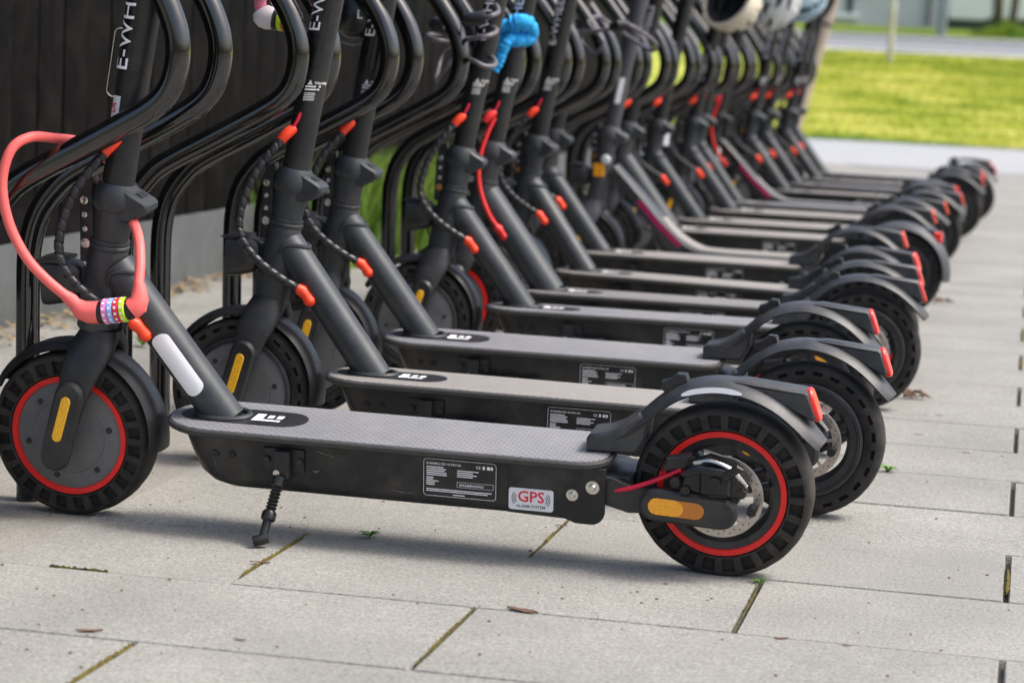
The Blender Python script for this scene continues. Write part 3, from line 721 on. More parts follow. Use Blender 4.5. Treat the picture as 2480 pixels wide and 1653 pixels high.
def f_labelprint():
    mb = MB(); T = lambda x0, z0: (lambda p: (x0+p.x, LB, z0+p.y))
    def quad(x0, x1, z0, z1): b = len(mb.v); mb.v += [(x0, LB, z0), (x1, LB, z0), (x1, LB, z1), (x0, LB, z1)]; mb.f.append((b, b+1, b+2, b+3))
    # border
    P, Q = [], []
    for cx, cz, a0 in ((.1775, .1525, 0), (.0785, .1525, 90), (.0785, .1055, 180), (.1775, .1055, 270)):
        for k in range(5):
            a = R(a0+22.5*k); P.append((cx+.005*math.cos(a), LB, cz+.005*math.sin(a))); Q.append((cx+.0044*math.cos(a), LB, cz+.0044*math.sin(a)))
    b = len(mb.v); n = len(P); mb.v += P+Q; mb.f += [(b+i, b+(i+1) % n, b+n+(i+1) % n, b+n+i) for i in range(n)]
    add_text(mb, 'E-WHEELS E2S V2 PRO LR', .0046, T(.078, .1490), .00006)
    add_text(mb, 'CE', .0058, T(.152, .1475), .00008)
    quad(.162, .1655, .147, .152); quad(.1685, .1735, .147, .152); quad(.1745, .1775, .147, .152)
    rnd = random.Random(3); z = .1445
    for k in range(5): quad(.078, .078+rnd.uniform(.022, .036), z, z+.0014); z -= .0030
    z -= .001
    for k in range(5): quad(.078, .078+rnd.uniform(.010, .020), z, z+.0014); z -= .0028
    z = .1415
    for k in range(4): quad(.124, .124+rnd.uniform(.016, .032), z, z+.0014); z -= .0030
    add_text(mb, 'EW2409NOPRO', .0052, T(.1275, .1185), .00006)
    for a in ((.124, .1785, .1165, .1169), (.124, .1785, .1245, .1249), (.124, .1244, .1165, .1249), (.1781, .1785, .1165, .1249)): quad(*a)
    quad(.078, .176, .1105, .1118); quad(.078, .170, .1078, .1091); quad(.118, .136, .1035, .1048)
    return mb
GX, GZ = .235, .1085
def f_gps():
    mb = MB(); P = []
    for cx, cz, a0 in ((GX+.029, GZ+.0125, 0), (GX-.029, GZ+.0125, 90), (GX-.029, GZ-.0125, 180), (GX+.029, GZ-.0125, 270)):
        for k in range(5): a = R(a0+22.5*k); P.append((cx+.004*math.cos(a), cz+.004*math.sin(a)))
    return mb.prism(P, -.0690, -.0675)
def f_gpsred(): return add_text(MB(), 'GPS', .0235, lambda p: (GX+p.x, -.0693, GZ-.0035+p.y), .0004, 'CENTER')
def f_gpsgrey():
    mb = add_text(MB(), 'ALARM SYSTEM', .0063, lambda p: (GX+p.x, -.0693, GZ-.0125+p.y), .00012, 'CENTER')
    for s in (-1, 1):
        for r in (.005, .0075, .010):
            b = len(mb.v); n = 9
            for k in range(n):
                a = R(-48+96*k/(n-1)); 
                for q in (r, r+.0011): mb.v.append((GX+s*(.0185+q*math.cos(a)-.001), -.0693, GZ+.001+q*math.sin(a)*1.15))
            mb.f += [(b+2*k, b+2*k+1, b+2*k+3, b+2*k+2) for k in range(n-1)]
    return mb
def f_panel():
    mb = MB(); P = [(p[0], p[1]) for p in arc_poly(-.322, -.125, .0385, .04, .0375)]; mb.outl([(.1763, P), (.1773, P)]); return mb
def f_logo():
    mb = MB(); z = .1779; sx, x0 = 1.0, -.208
    def q(pts): b = len(mb.v); mb.v += [(x0+x, y, z) for x, y in pts]; mb.f.append(tuple(range(b, b+len(pts))))
    q([(0, .017), (.014, .017), (.014, -.009), (.020, -.009), (.020, -.018), (0, -.018)])
    q([(.020, -.010), (.044, -.010), (.044, -.0175), (.020, -.0175)])
    q([(.020, .013), (.029, .013), (.029, -.002), (.020, -.002)]); q([(.034, .013), (.044, .013), (.044, -.002), (.034, -.002)]); return mb
def f_wstripe():  # long white pill on the downtube, wrapped round its left side
    a = Vector((-.252, 0, .168)); b = Vector((-.426, 0, .398)); d = (b-a).normalized(); n_ = Vector((d.z, 0, -d.x)); mb = MB(); N = 48; r = .0299
    M = 6
    for i in range(N):
        s = -math.cos(math.pi*i/(N-1)); t = (s+1)/2; s0 = .058+.108*t; e = min(1, math.sqrt(max(0, 1-max(0, abs(s)-.78)**2/.22**2)))
        for k in range(M+1):
            ang = R(-90)+R(32)*e*(-1+2*k/M)
            mb.v.append(tuple(a+d*s0+n_*(-r*math.cos(ang))*-1*0+Vector((0, -1, 0))*r*math.cos(ang+R(90))+n_*r*math.sin(ang+R(90))))
    mb.f = [(i*(M+1)+k, i*(M+1)+k+1, (i+1)*(M+1)+k+1, (i+1)*(M+1)+k) for i in range(N-1) for k in range(M)]
    return mb
def f_frontplate():
    mb = MB(); z0, z1 = .668, .752; P = []
    return mb.stadium((axis_x(z0)-.034, z0), (axis_x(z1)-.034, z1), .009, -.010, .010, .002)
def f_frontrim():
    z0, z1 = .668, .752; path = []
    for k in range(9): t = R(90+22.5*k); path.append((axis_x(z0)-.034+.0094*math.cos(t+R(90)-R(0)), -.0103, z0+.0094*math.sin(t+R(90))))
    path = []
    for k in range(13): t = math.pi*1.0+math.pi*k/12; path.append((axis_x(z0)-.034+.0092*math.cos(t), -.0100, z0+.0092*math.sin(t)))
    for k in range(13): t = math.pi*k/12; path.append((axis_x(z1)-.034+.0092*math.cos(t), -.0100, z1+.0092*math.sin(t)))
    return MB().tube(path, .0012, 6, closed=True)

# ------------------------------------------------------------------ curved-neck scooter (flat deck sweeping up into the head)
def f_curvedeck(z0=.10, z1=.165):
    top = spl([(.335, 0, .160), (.10, 0, .160), (-.06, 0, .161), (-.12, 0, .170), (-.18, 0, .205), (-.24, 0, .262), (-.32, 0, .345), (-.385, 0, .41)], 5); n = len(top); rings = []
    for i, p in enumerate(top):
        t = (top[min(i+1, n-1)]-top[max(i-1, 0)]).normalized(); nr = Vector((t.z, 0, -t.x)); nr = nr if nr.z < 0 else -nr
        k = max(0, min(1, (.0-p.x)/.36)); w = .078-.046*k; h = .060-.022*k; c = .008
        Q = [(-w+c, 0), (w-c, 0), (w, c), (w-.006, h-c), (w-.014, h), (-w+.014, h), (-w+.006, h-c), (-w, c)]
        rings.append([p+Vector((0, a, 0))+nr*b for a, b in Q])
    return MB().ring_loft(rings)
def f_curvemat():
    top = spl([(.325, 0, .1612), (.10, 0, .1612), (-.06, 0, .1622), (-.12, 0, .1712), (-.18, 0, .2062), (-.23, 0, .254)], 5); mb = MB()
    for p in top:
        k = max(0, min(1, (-p.x)/.36)); w = .066-.046*k
        mb.v += [(p.x+.0006, -w, p.z+.0008), (p.x+.0006, w, p.z+.0008)]
    mb.f = [(2*i, 2*i+1, 2*i+3, 2*i+2) for i in range(len(top)-1)]; return mb
def f_neckstripe():
    mb = MB(); pts = [(-.165, .172), (-.24, .236), (-.305, .303)]
    for s in (-1,):
        for i, (x, z) in enumerate(pts):
            k = max(0, min(1, (-x)/.36)); w = .078-.046*k+.0006
            mb.v += [(x-.006, s*w, z-.004), (x+.006, s*w, z+.010-.020*0)]
    mb.f = [(0, 1, 3, 2), (2, 3, 5, 4)]; return mb
def f_neckrefl(): return MB().box(axis_x(.38)-.018, axis_x(.38)+.016, -.041, -.035, .372, .412, .002)
def f_necklamp(): return MB().lathe([(.0005, -.044), (.012, -.043), (.015, -.036)], (axis_x(.42)+.012, 0, .425), 18)
def f_stempill(): return patch(.60, .68, 262, 300, .0262)
def f_fullguard():
    path = []
    for k in range(26): a = R(158-6.6*k); r = .155; path.append((RC[0]+r*math.cos(a), RC[2]+.004+r*math.sin(a)))
    w = [.026+.014*math.sin(min(1, k/7)*1.57) for k in range(26)]; return shell(path, w, .02, .003)
def f_sqlight(): return MB().box(.603, .628, -.02, .02, .232, .262, .003)
def f_sqback(): return MB().prism([(.56, .27), (.604, .268), (.604, .228), (.60, .222), (.588, .245)], -.018, .018, .003)

TAILZ = None
def scooter(label, x, y, yaw=0, lean=0, kind='std', steer=0, body='paint', box='box', mat_='mat_grey', cable='wrap', kick='fold', red=False, text='E', warn=True, hook=True, tyreB=True, light=True, top_grommet=True):
    r = empty('electric_scooter', (x, y, 0), yaw); r.rotation_euler = (lean, 0, yaw)
    tag(r, label, 'scooter', 'electric scooters parked in the rack')
    P = lambda n, k, f, m, par=r, sharp=38: part(n, k, f, m, par, sharp)
    curved = kind == 'curved'
    if not curved:
        d = P('deck', 'deck', f_deck, 'deck_dark'); P('grip_mat', 'mat', f_mat, mat_, d)
        pn = P('logo_panel', 'panel', f_panel, 'paint_dark', d); P('logo', 'logo', f_logo, 'white_print', d)
        b = P('battery_box', 'box', f_box, box); P('end_plate', 'endplate', f_endplate, box, b)
        P('bolt', 'bolt1', f_bolt(.2955, .1215, .0088), 'steel', b); P('bolt', 'bolt2', f_bolt(.3250, .1355, .0100), 'steel', b)
        for xx in (-.222, -.248): P('screw', 'screw%.3f' % xx, f_screw(xx, .1345), 'black_metal', b)
        lb = P('rating_label', 'label', f_label, 'sticker_black', b); P('rating_print', 'labelp', f_labelprint, 'white_print', b)
        P('down_tube', 'dt'+body, lambda: f_downtube(.036 if body == 'paint_thick' else .0295), body); P('weld_bead', 'weld', f_weld, body); P('weld_bead', 'weld2', f_weld2, body)
        k = P('kickstand', 'kick', f_kick_up, 'paint_dark')
        P('leg', 'kd' if kick == 'down' else 'kf', f_kleg_down if kick == 'down' else f_kleg_folded, 'black_metal', k); P('pivot_bolt', 'kb', f_kbolt, 'steel', k)
    else:
        d = P('deck', 'cdeck', f_curvedeck, body); P('grip_mat', 'cmat', f_curvemat, mat_, d)
        P('reflector_strip', 'nstripe', f_neckstripe, 'magenta', d)
        k = P('kickstand', 'kick', f_kick_up, 'black_metal'); P('leg', 'kf', f_kleg_folded, 'black_metal', k)
    P('head_tube', 'head', f_head, body); P('collar', 'collar', f_collar, body)
    P('folding_joint', 'joint', f_joint, body)
    la = P('folding_latch', 'latch', f_latch, body); P('slot', 'lslot', f_latchslot, 'plastic', la)
    h = P('hinge_plate', 'hinge', f_hinge, 'plastic')
    for z, rr, m in ((.500, .0062, 'steel'), (.478, .0044, 'steel'), (.456, .0042, 'steel'), (.434, .0075, 'brass' if int(y*10) % 3 == 0 and y > .2 else 'steel')):
        P('bolt', 'hb%.3f' % z, lambda z=z, rr=rr: f_hbolts(z, rr), m, h)
    s = P('stem', 'stem', f_stem, 'paint_dark' if not curved else body)
    if text:
        P('printed_sleeve', 'sleeve', f_sleeve, 'sticker_black', s); P('stem_print', 'st'+text, {'E': f_stemtext, '1': f_stemtext1}.get(text, f_stemtext2), 'white_print', s)
    if warn: P('warning_print', 'warn', f_warning, 'white_print', s)
    bar = P('handlebar', 'bar', f_bar, 'plastic')
    for q in (-1, 1): P('grip', 'grip%d' % q, f_grip(q), 'rubber', bar)
    # steering group: rotated meshes share the steer pivot
    f = P('fork', 'fork', f_fork, 'fork_black' if not curved else body)
    fw_ = empty('front_wheel'); fw_.parent = r
    ffd = P('front_fender', 'ffend', f_ffender, 'plastic')
    c1 = P('fork_cover', 'fc1', f_forkcover, 'plastic'); c2 = P('fork_cover', 'fc2', f_forkcover2, 'plastic'); P('side_reflector', 'frefl', f_forkrefl, 'yellow', c1)
    P('tyre', 'ftyre%d' % tyreB, f_tyreB(FC) if tyreB else f_tyreA(FC), 'rubber' if tyreB else 'rubber_dusty', fw_, 45)
    P('rim_ring', 'fring%d' % red, f_ring(FC) if red else f_rimB(FC), 'red_ring' if red else 'rim', fw_)
    P('hub_cover', 'hubc', f_hubcover, 'hub', fw_); [P('hub_screw', 'hubs%d' % q, f_screws(q), 'plastic', fw_) for q in range(6)]
    if steer:
        c = Matrix.Translation((axis_x(.3), 0, .3)) @ Matrix.Rotation(steer, 4, Vector((.175, 0, 1)).normalized()) @ Matrix.Translation((-axis_x(.3), 0, -.3))
        for o in (f, fw_, ffd, c1, c2): o.matrix_local = c
    if light:
        hl = P('headlight', 'hl', f_headlight, 'plastic'); P('lens', 'hlens', f_hlens, 'lens', hl)
    if cable:
        P('brake_cable', 'cab'+cable, f_cable if cable == 'wrap' else f_cable_plain, cable)
        gm = 'grommet' if cable == 'wrap' else 'cable_red'
        if top_grommet: P('cable_grommet', 'gt', f_grom_top, gm); P('inner_hose', 'ph', f_pinkhose, 'hose_red')
        P('cable_grommet', 'gb', f_grom_bot, gm)
    # rear
    P('rear_arm', 'arm', f_arm, 'plastic'); ac = P('axle_cover', 'acov', f_armcover, 'plastic')
    P('side_reflector', 'ar1', f_armrefl(1), 'amber', ac); P('side_reflector', 'ar0', f_armrefl(0), 'amber_dark', ac)
    w = empty('rear_wheel'); w.parent = r
    P('tyre', 'rtyre%d' % tyreB, f_tyreB(RC) if tyreB else f_tyreA(RC), 'rubber' if tyreB else 'rubber_dusty', w, 45)
    P('rim', 'rim', f_rim, 'rim', w); P('rim_ring', 'rring%d' % red, f_ring(RC) if red else f_rimB(RC), 'red_ring' if red else 'rim', w)
    P('hub', 'hubr', f_hubr, 'rim', w)
    for a in (20, 140, 260): P('spoke', 'spk%d' % a, f_spoke(a), 'rim', w)
    P('brake_disc', 'disc', f_disc, 'disc', w); P('disc_holes', 'dholes', f_discholes, 'plastic', w)
    cl = P('brake_caliper', 'cal', f_caliper, 'black_metal'); P('return_spring', 'spring', f_spring, 'steel', cl)
    P('brake_hose', 'hose', f_hose, 'hose_red'); P('brake_hose', 'hose2', f_hose2, 'hose_red')
    if kind == 'curved':
        fd = P('rear_fender', 'fullg', f_fullguard, 'mudguard_grey'); P('light_housing', 'sqb', f_sqback, 'plastic', fd); P('tail_light', 'sql', f_sqlight, 'red_lens', fd)
    else:
        fd = P('rear_fender', 'rfend', f_rfender, 'plastic_rough'); P('light_housing', 'tail', f_tail, 'plastic_rough', fd); P('tail_light', 'tl', f_taillight, 'red_lens', fd)
        if hook: P('hook', 'hook', f_hook, 'plastic', fd)
    return r, s, fd
SCOOT = []
def sc(*a, **k): SCOOT.append(scooter(*a, **k)); return SCOOT[-1]
s1 = sc('nearest scooter, red wheel rings, long white pill on its tube, kickstand down', .125, .030, -.02, .135, steer=-.03, kick='down', red=True, tyreB=False, warn=False, body='paint', text='1')
r1, stem1, fend1 = s1; r1.scale = (1.015, 1, 1)
for o in r1.children:
    if o.name.split('.')[0] in ('head_tube', 'collar', 'folding_joint', 'folding_latch', 'hinge_plate', 'stem', 'headlight', 'handlebar'): o.location.x -= .008
part('reflector_strip', 'wst', f_wstripe, 'white_reflector', r1); part('reflector_strip', 'fst', f_fstrip, 'white_reflector', fend1)
b1 = [o for o in r1.children if o.name.startswith('battery_box')][0]
part('tracker_sticker', 'gps', f_gps, 'sticker_white', b1); part('red_letters', 'gpsr', f_gpsred, 'red_print', b1); part('grey_letters', 'gpsg', f_gpsgrey, 'grey_print', b1)
def f_scratch(pts, w):
    def fn():
        mb = MB(); P = spl([(a, 0, b) for a, b in pts], 5); n = len(P); rr = random.Random(int(pts[0][0]*1e4))
        for i, p in enumerate(P):
            h = w*(.3+.9*rr.random())*min(1, 3*i/n+.15, 3*(n-1-i)/n+.15); mb.v += [(p.x, -.0668, p.z-h), (p.x, -.0668, p.z+h)]
        mb.f = [(2*i, 2*i+2, 2*i+3, 2*i+1) for i in range(n-1)]; return mb
    return fn
for q_, (pt_, w_) in enumerate((([(-.092, .150), (-.088, .1525), (-.082, .1515), (-.072, .1485), (-.060, .1455)], .0011), ([(-.096, .122), (-.090, .1205), (-.085, .124)], .0016), ([(-.254, .152), (-.249, .125), (-.240, .098)], .0010), ([(.02, .104), (.045, .101), (.06, .102)], .0007))):
    part('scratch', 'scr%d' % q_, f_scratch(pt_, w_), 'hub', b1)
part('tracker_sticker', 'gps2', lambda: patch(.622, .662, 195, 255, .0253), 'sticker_white', stem1)
part('red_letters', 'gps2r', lambda: add_text(MB(), 'GPS', .020, stemwrap_h(.637, 251-85, .0257), .0003, sub=.006), 'red_print', stem1)
pl = part('front_plate', 'fpl', f_frontplate, 'sticker_black', r1); part('plate_rim', 'fplr', f_frontrim, 'steel', pl)
sc('second scooter from the camera, dusty tan-grey deck, orange cable ends', .203, .568, -.04, .035, mat_='mat_dusty')
sc('third scooter from the camera, folded kickstand with spring showing below its grey deck', .140, 1.195, -.008, .085)
sc('fourth scooter, its stem wound with a grey cable lock, headlight beside rack tubes', .199, 1.852, .037, .0)
sc('fifth scooter, bright red brake cable, coarse diamond-pattern deck, red wheel ring', .175, 2.265, 0, .0, mat_='mat_diamond', cable='cable_red', red=True, body='paint_thick')
sc('sixth scooter from the camera, white scuff marks on its rear fender', .156, 2.79, -.17, .0, mat_='mat_dusty')
sc('seventh scooter from the camera, plain dark deck just before the curved-neck scooter', .076, 3.51, -.06, .02, mat_='mat_dusty', cable='wrap')
s8 = sc('grey scooter with curved wide neck, orange side reflector and magenta stripe', .164, 3.99, -.03, .03, kind='curved', body='mudguard_grey', mat_='mat_dusty', text=None, warn=False, cable=None)
part('neck_reflector', 'nrefl', f_neckrefl, 'amber', s8[0]); part('neck_lamp', 'nlamp', f_necklamp, 'lens', s8[0]); part('stem_reflector', 'spill', f_stempill, 'white_reflector', s8[1])
sc('ninth scooter, thick dark tube right behind the curved-neck scooter', .106, 4.685, 0, .03, body='paint_thick', mat_='mat_dusty')
sc('tenth scooter from the camera, right behind the thick-tubed one', .126, 5.235, 0, .04, mat_='mat_dusty', text='V')
sc('eleventh scooter, right under the cream helmet', .162, 5.9, 0, .04, mat_='mat_dusty', text='V')
sc('twelfth scooter, short red strap along its tube, no text on its stem', .122, 6.44, 0, 0, mat_='mat_grey', text=None)
sc('dark curved-neck scooter with crimson cable in the far half of the row', .116, 6.99, 0, 0, kind='curved', body='paint_dark', mat_='mat_grey', cable='cable_red', text=None, warn=False)
sc('fourth scooter from the far end, behind the dark curved-neck one', .20, 7.58, 0, 0, mat_='mat_dusty')
sc('third scooter from the far end of the row', .19, 8.25, -.08, 0)
sc('last but one scooter at the far end, red cable loop on its head', .235, 8.84, 0, 0, mat_='mat_dusty')
sc('farthest scooter at the end of the row before the lawn', .20, 9.6, -.02, 0)

# ------------------------------------------------------------------ loose things on scooters and racks
def thing(name, loc, label, cat, group=None):
    o = empty(name, loc); tag(o, label, cat, group); return o
def at(mb, root): return mb.xf(Matrix.Translation(-Vector(root.location)))
def P3(*pts): return [dY(u, v, y) for u, v, y in pts]
# coral combination cable lock on the nearest scooter
lk = thing('cable_lock', dY(265, 712, -.125), 'coral red combination cable lock with pastel number dials on the nearest scooter', 'lock')
a = spl(P3((290, 420, .055), (230, 350, .02), (180, 325, -.03), (130, 318, -.075), (70, 315, -.125), (25, 345, -.15), (5, 420, -.155), (20, 510, -.15), (60, 590, -.145), (110, 645, -.14), (168, 692, -.13)), 8)
at(MB().tube(a, .0076, 16), lk).build('cable', 'coral', lk)
a = spl(P3((318, 655, -.12), (322, 600, -.10), (318, 545, -.07), (303, 500, -.03), (297, 470, .01), (292, 440, .045), (290, 420, .055)), 8)
at(MB().tube(a, .0076, 16), lk).build('cable', 'coral', lk)
a = P3((150, 678, -.13), (165, 690, -.13), (172, 697, -.13), (186, 711, -.128), (205, 717, -.127), (228, 717, -.126))
at(MB().tube(a, [.0085, .0105, .0098, .0150, .0165, .0168], 20), lk).build('end_sleeve', 'coral', lk)
a = P3((303, 708, -.124), (315, 700, -.123), (321, 685, -.122), (320, 664, -.121), (319, 650, -.12))
at(MB().tube(a, [.0168, .0165, .0135, .0102, .0080], 20), lk).build('end_sleeve', 'coral', lk)
dialc = [('black_metal', .0165), ('dial_pink', .0188), ('dial_blue', .0188), ('dial_red', .0188), ('lime', .0188), ('black_metal', .0165)]
A, B = dY(226, 717, -.126), dY(306, 708, -.124)
for i, (m, r_) in enumerate(dialc):
    p, q = A.lerp(B, i/6+.006), A.lerp(B, (i+1)/6-.006); d = q-p
    dl = at(MB().tube([p, p+d*.12, p+d*.88, q], [r_*.93, r_, r_, r_*.93], 20), lk).build('dial' if r_ > .017 else 'dial_cap', m, lk)
    if r_ > .017:
        u_ = d.normalized(); w_ = Vector((0, -1, 0)); w_ = (w_-u_*w_.dot(u_)).normalized(); v_ = u_.cross(w_); pm = MB()
        for k in range(8):
            an = R(-100+28*k); c = (p+q)/2+(w_*math.cos(an)+v_*math.sin(an))*(r_+.0003); tv = (-w_*math.sin(an)+v_*math.cos(an))
            b = len(pm.v); pm.v += [tuple(c-u_*.0019-tv*.0019), tuple(c+u_*.0019-tv*.0019), tuple(c+u_*.0019+tv*.0019), tuple(c-u_*.0019+tv*.0019)]; pm.f.append((b, b+1, b+2, b+3))
        at(pm, lk).build('numerals', 'white_print', dl)
# pink and white lock behind the second rack's near tube
lk = thing('cable_lock', dY(620, 42, .57), 'pink cable lock with white egg-shaped cap and lime dial beside the second rack', 'lock')
at(MB().tube(spl(P3((680, -120, .60), (630, -60, .58), (602, -12, .57), (598, 12, .57), (606, 35, .57)), 8), .0105, 14), lk).build('cable', 'pinkc', lk)
a = P3((592, 26, .57), (597, 32, .57), (605, 37, .57), (618, 42, .57), (630, 45, .57)); at(MB().tube(a, [.010, .017, .0205, .0205, .0175], 20), lk).build('cap', 'white_lock', lk)
for (u0, u1, m) in ((630, 640, 'black_metal'), (640, 652, 'lime'), (652, 664, 'dial_red'), (664, 676, 'dial_blue'), (676, 690, 'black_metal')):
    p, q = dY(u0, 45+(u0-630)*.12, .57), dY(u1-.6, 45+(u1-630)*.12, .57); at(MB().tube([p, p.lerp(q, .15), p.lerp(q, .85), q], [.0172, .0188, .0188, .0172], 18), lk).build('dial', m, lk)
# grey coil lock round the fourth stem
def src(*pts): return [onY(u, v, y) for u, v, y in pts]
Z2 = lambda *pts: [onY(1000+u*.2041, v*.2041, y) for u, v, y in pts]
lk = thing('cable_lock', Z2((740, 220, 1.62))[0], 'grey coiled cable lock with black barrel wound round the fourth stem', 'lock')
coil = spl(Z2((860, 215, 1.62), (950, 180, 1.62), (1015, 140, 1.68), (980, 60, 1.80), (900, 120, 1.90), (600, 330, 1.98), (480, 400, 1.95), (600, 460, 1.75), (720, 455, 1.65), (880, 430, 1.64), (980, 385, 1.68), (960, 330, 1.80), (700, 300, 1.95), (350, 400, 2.0), (170, 420, 1.92), (250, 470, 1.80), (480, 510, 1.84), (420, 560, 1.95), (350, 620, 2.0), (300, 820, 1.98), (280, 960, 1.9), (400, 800, 1.82), (500, 690, 1.82), (640, 700, 1.75), (720, 725, 1.64), (850, 785, 1.63), (960, 780, 1.66), (975, 720, 1.75), (910, 670, 1.85), (700, 640, 1.95)), 8)
at(MB().tube(coil, .0052, 12), lk).build('cable', 'cable_grey', lk)
a = Z2((610, 235, 1.62), (640, 232, 1.62), (840, 217, 1.62), (870, 213, 1.62)); at(MB().tube(a, [.0135, .0150, .0150, .0125], 18), lk).build('barrel', 'black_metal', lk)
a = Z2((210, 320, 1.90), (260, 300, 1.90), (430, 320, 1.90), (480, 330, 1.90)); bd = at(MB().tube(a, [.012, .0185, .0195, .016], 18), lk).build('dial_body', 'black_metal', lk)
o6 = Z2((360, 300, 1.876))[0]; at(add_text(MB(), '6 7', .018, lambda p: o6+Vector((p.x, 0, p.y-.008)), .0003), lk).build('numerals', 'white_print', lk)
# blue cloth tied beside the coil lock
bc = thing('cloth_strap', Z2((1200, 400, 2.16))[0], 'bright blue terry cloth strap knotted between the fourth and fifth stems', 'cloth')
def clothtube(path, r, seed):
    rnd = random.Random(seed); p = spl(path, 7); n = len(p); mb = MB(); mb.tube(p, [r*(.85+.3*rnd.random()) for _ in range(n)], 12)
    mb.v = [tuple(Vector(v)+Vector((rnd.gauss(0, .0007), rnd.gauss(0, .0007), rnd.gauss(0, .0007)))) for v in mb.v]; return mb
at(clothtube(Z2((930, 420, 2.22), (1000, 330, 2.16), (1150, 310, 2.14), (1300, 290, 2.14), (1400, 320, 2.17), (1410, 430, 2.20), (1300, 470, 2.17), (1130, 470, 2.15), (960, 470, 2.2)), .0165, 1), bc).build('band', 'blue_cloth', bc)
at(clothtube(Z2((1180, 270, 2.13), (1280, 250, 2.13), (1380, 280, 2.15)), .017, 2), bc).build('knot', 'blue_cloth', bc)
at(clothtube(Z2((1180, 430, 2.13), (1120, 510, 2.12), (1060, 620, 2.12), (1020, 740, 2.12), (965, 830, 2.12)), .0115, 3), bc).build('loose_end', 'blue_cloth', bc)
# grey cable lock with black clasp further back
lk = thing('cable_lock', onY(1500, 60, 3.2), 'grey looped cable lock with black clasp hung on the sixth and seventh racks', 'lock')
at(MB().tube(spl(src((1390, 78, 3.30), (1440, 76, 3.22), (1490, 68, 3.2), (1520, 60, 3.2), (1560, 82, 3.25), (1590, 108, 3.32), (1570, 120, 3.5), (1480, 60, 3.6), (1450, 40, 3.55), (1425, 55, 3.45), (1460, 100, 3.4), (1440, 130, 3.45), (1415, 110, 3.5), (1390, 78, 3.5)), 8, False), .0055, 10), lk).build('cable', 'cable_grey', lk)
at(MB().tube(src((1482, 68, 3.2), (1500, 62, 3.19), (1522, 62, 3.2)), [.014, .018, .014], 14), lk).build('clasp', 'black_metal', lk)
# black saddle-shaped pouch at the third stem
pz = thing('pouch', onY(858, 45, 1.16), 'small round black pouch hanging at the third stem', 'pouch')
c = onY(858, 40, 1.13); at(MB().lathe([(.0005, -.024), (.030, -.020), (.042, -.008), (.044, .004), (.036, .018), (.0005, .022)], c, 28), pz).build('body', 'sticker_black', pz)
at(MB().tube(spl([c+Vector((.050*math.cos(t*.5), -.008, .062*math.sin(t*.5)+.006)) for t in range(-4, 5)], 4), .0018, 8), pz).build('cord', 'cable_grey', pz)
at(add_text(MB(), 'L', .024, lambda p: c+Vector((.012+p.x, -.0245, -.004+p.y)), .0004), pz).build('letter', 'white_print', pz)

# ------------------------------------------------------------------ helmets hung on the far handlebars
def helmet(center, rot, size, m, label, mi='foam', nv=5, seed=0):
    t = thing('helmet', center, label, 'helmet', 'helmets hung on the far scooters')
    bm = bmesh.new(); NT, NP = 12, 40; a, b, c = size; rows = []
    for i in range(NT+1):
        th = R(4+ (88)*i/NT); rows.append([bm.verts.new((a*math.sin(th)*math.cos(2*math.pi*k/NP), b*math.sin(th)*math.sin(2*math.pi*k/NP), c*math.cos(th))) for k in range(NP)])
    for i in range(NT):
        for k in range(NP):
            y = math.sin(2*math.pi*(k+.5)/NP)*math.sin(R(4+88*(i+.5)/NT)); strip = int((y+1)*4.5)
            if strip % 2 == 1 and 2 <= i <= 8 and not (i == 5 and (k//4) % 2): continue
            bm.faces.new((rows[i][k], rows[i][(k+1) % NP], rows[i+1][(k+1) % NP], rows[i+1][k]))
    bm.faces.new(rows[0])
    bmesh.ops.recalc_face_normals(bm, faces=bm.faces); bmesh.ops.solidify(bm, geom=bm.faces[:], thickness=.016)
    me = bpy.data.meshes.new('shell'); bm.to_mesh(me); bm.free(); me.materials.append(MATS[m]); me.polygons.foreach_set('use_smooth', [True]*len(me.polygons)); me.set_sharp_from_angle(angle=R(50))
    sh = link('shell', me, t)
    mb = MB(); prof = [(math.sin(R(5+84*i/8)), math.cos(R(5+84*i/8))) for i in range(9)]; rings = [[(a*.86*r_*math.cos(2*math.pi*k/28), b*.86*r_*math.sin(2*math.pi*k/28), c*.84*h) for k in range(28)] for r_, h in prof]
    mb.ring_loft(rings, cap=False); ln = mb.build('liner', mi, t)
    mb = MB(); mb.tube(spl([(a*.5, b*.8, 0), (a*.25, b*.5, -.10), (a*.15, 0, -.135), (a*.25, -b*.5, -.10), (a*.5, -b*.8, 0)], 6), .005, 8); stp = mb.build('strap', mi, t)
    t.rotation_mode = 'QUATERNION'; t.rotation_quaternion = rot; return t
def aim(d, roll=0): return Vector(d).normalized().to_track_quat('Z', 'Y') @ Matrix.Rotation(roll, 4, 'Z').to_quaternion()
helmet(onY(1762, -2, 5.75), aim((.62, .62, -.48), R(20)), (.15, .12, .13), 'cream', 'cream slatted helmet hung open side up above the eleventh scooter')
helmet(onY(1880, -2, 7.0), aim((.25, -.75, -.60), R(80)), (.14, .105, .12), 'helmet_white', 'white vented helmet hung beside the cream one')
helmet(onY(1940, -12, 7.9), aim((.75, .1, -.6), R(70)), (.135, .105, .125), 'helmet_blue', 'pale blue helmet half hidden behind the white one')
helmet(onY(1962, -14, 8.6), aim((.8, .2, -.55), R(70)), (.14, .11, .13), 'foam', 'black helmet at the far end beside the wooden stake')

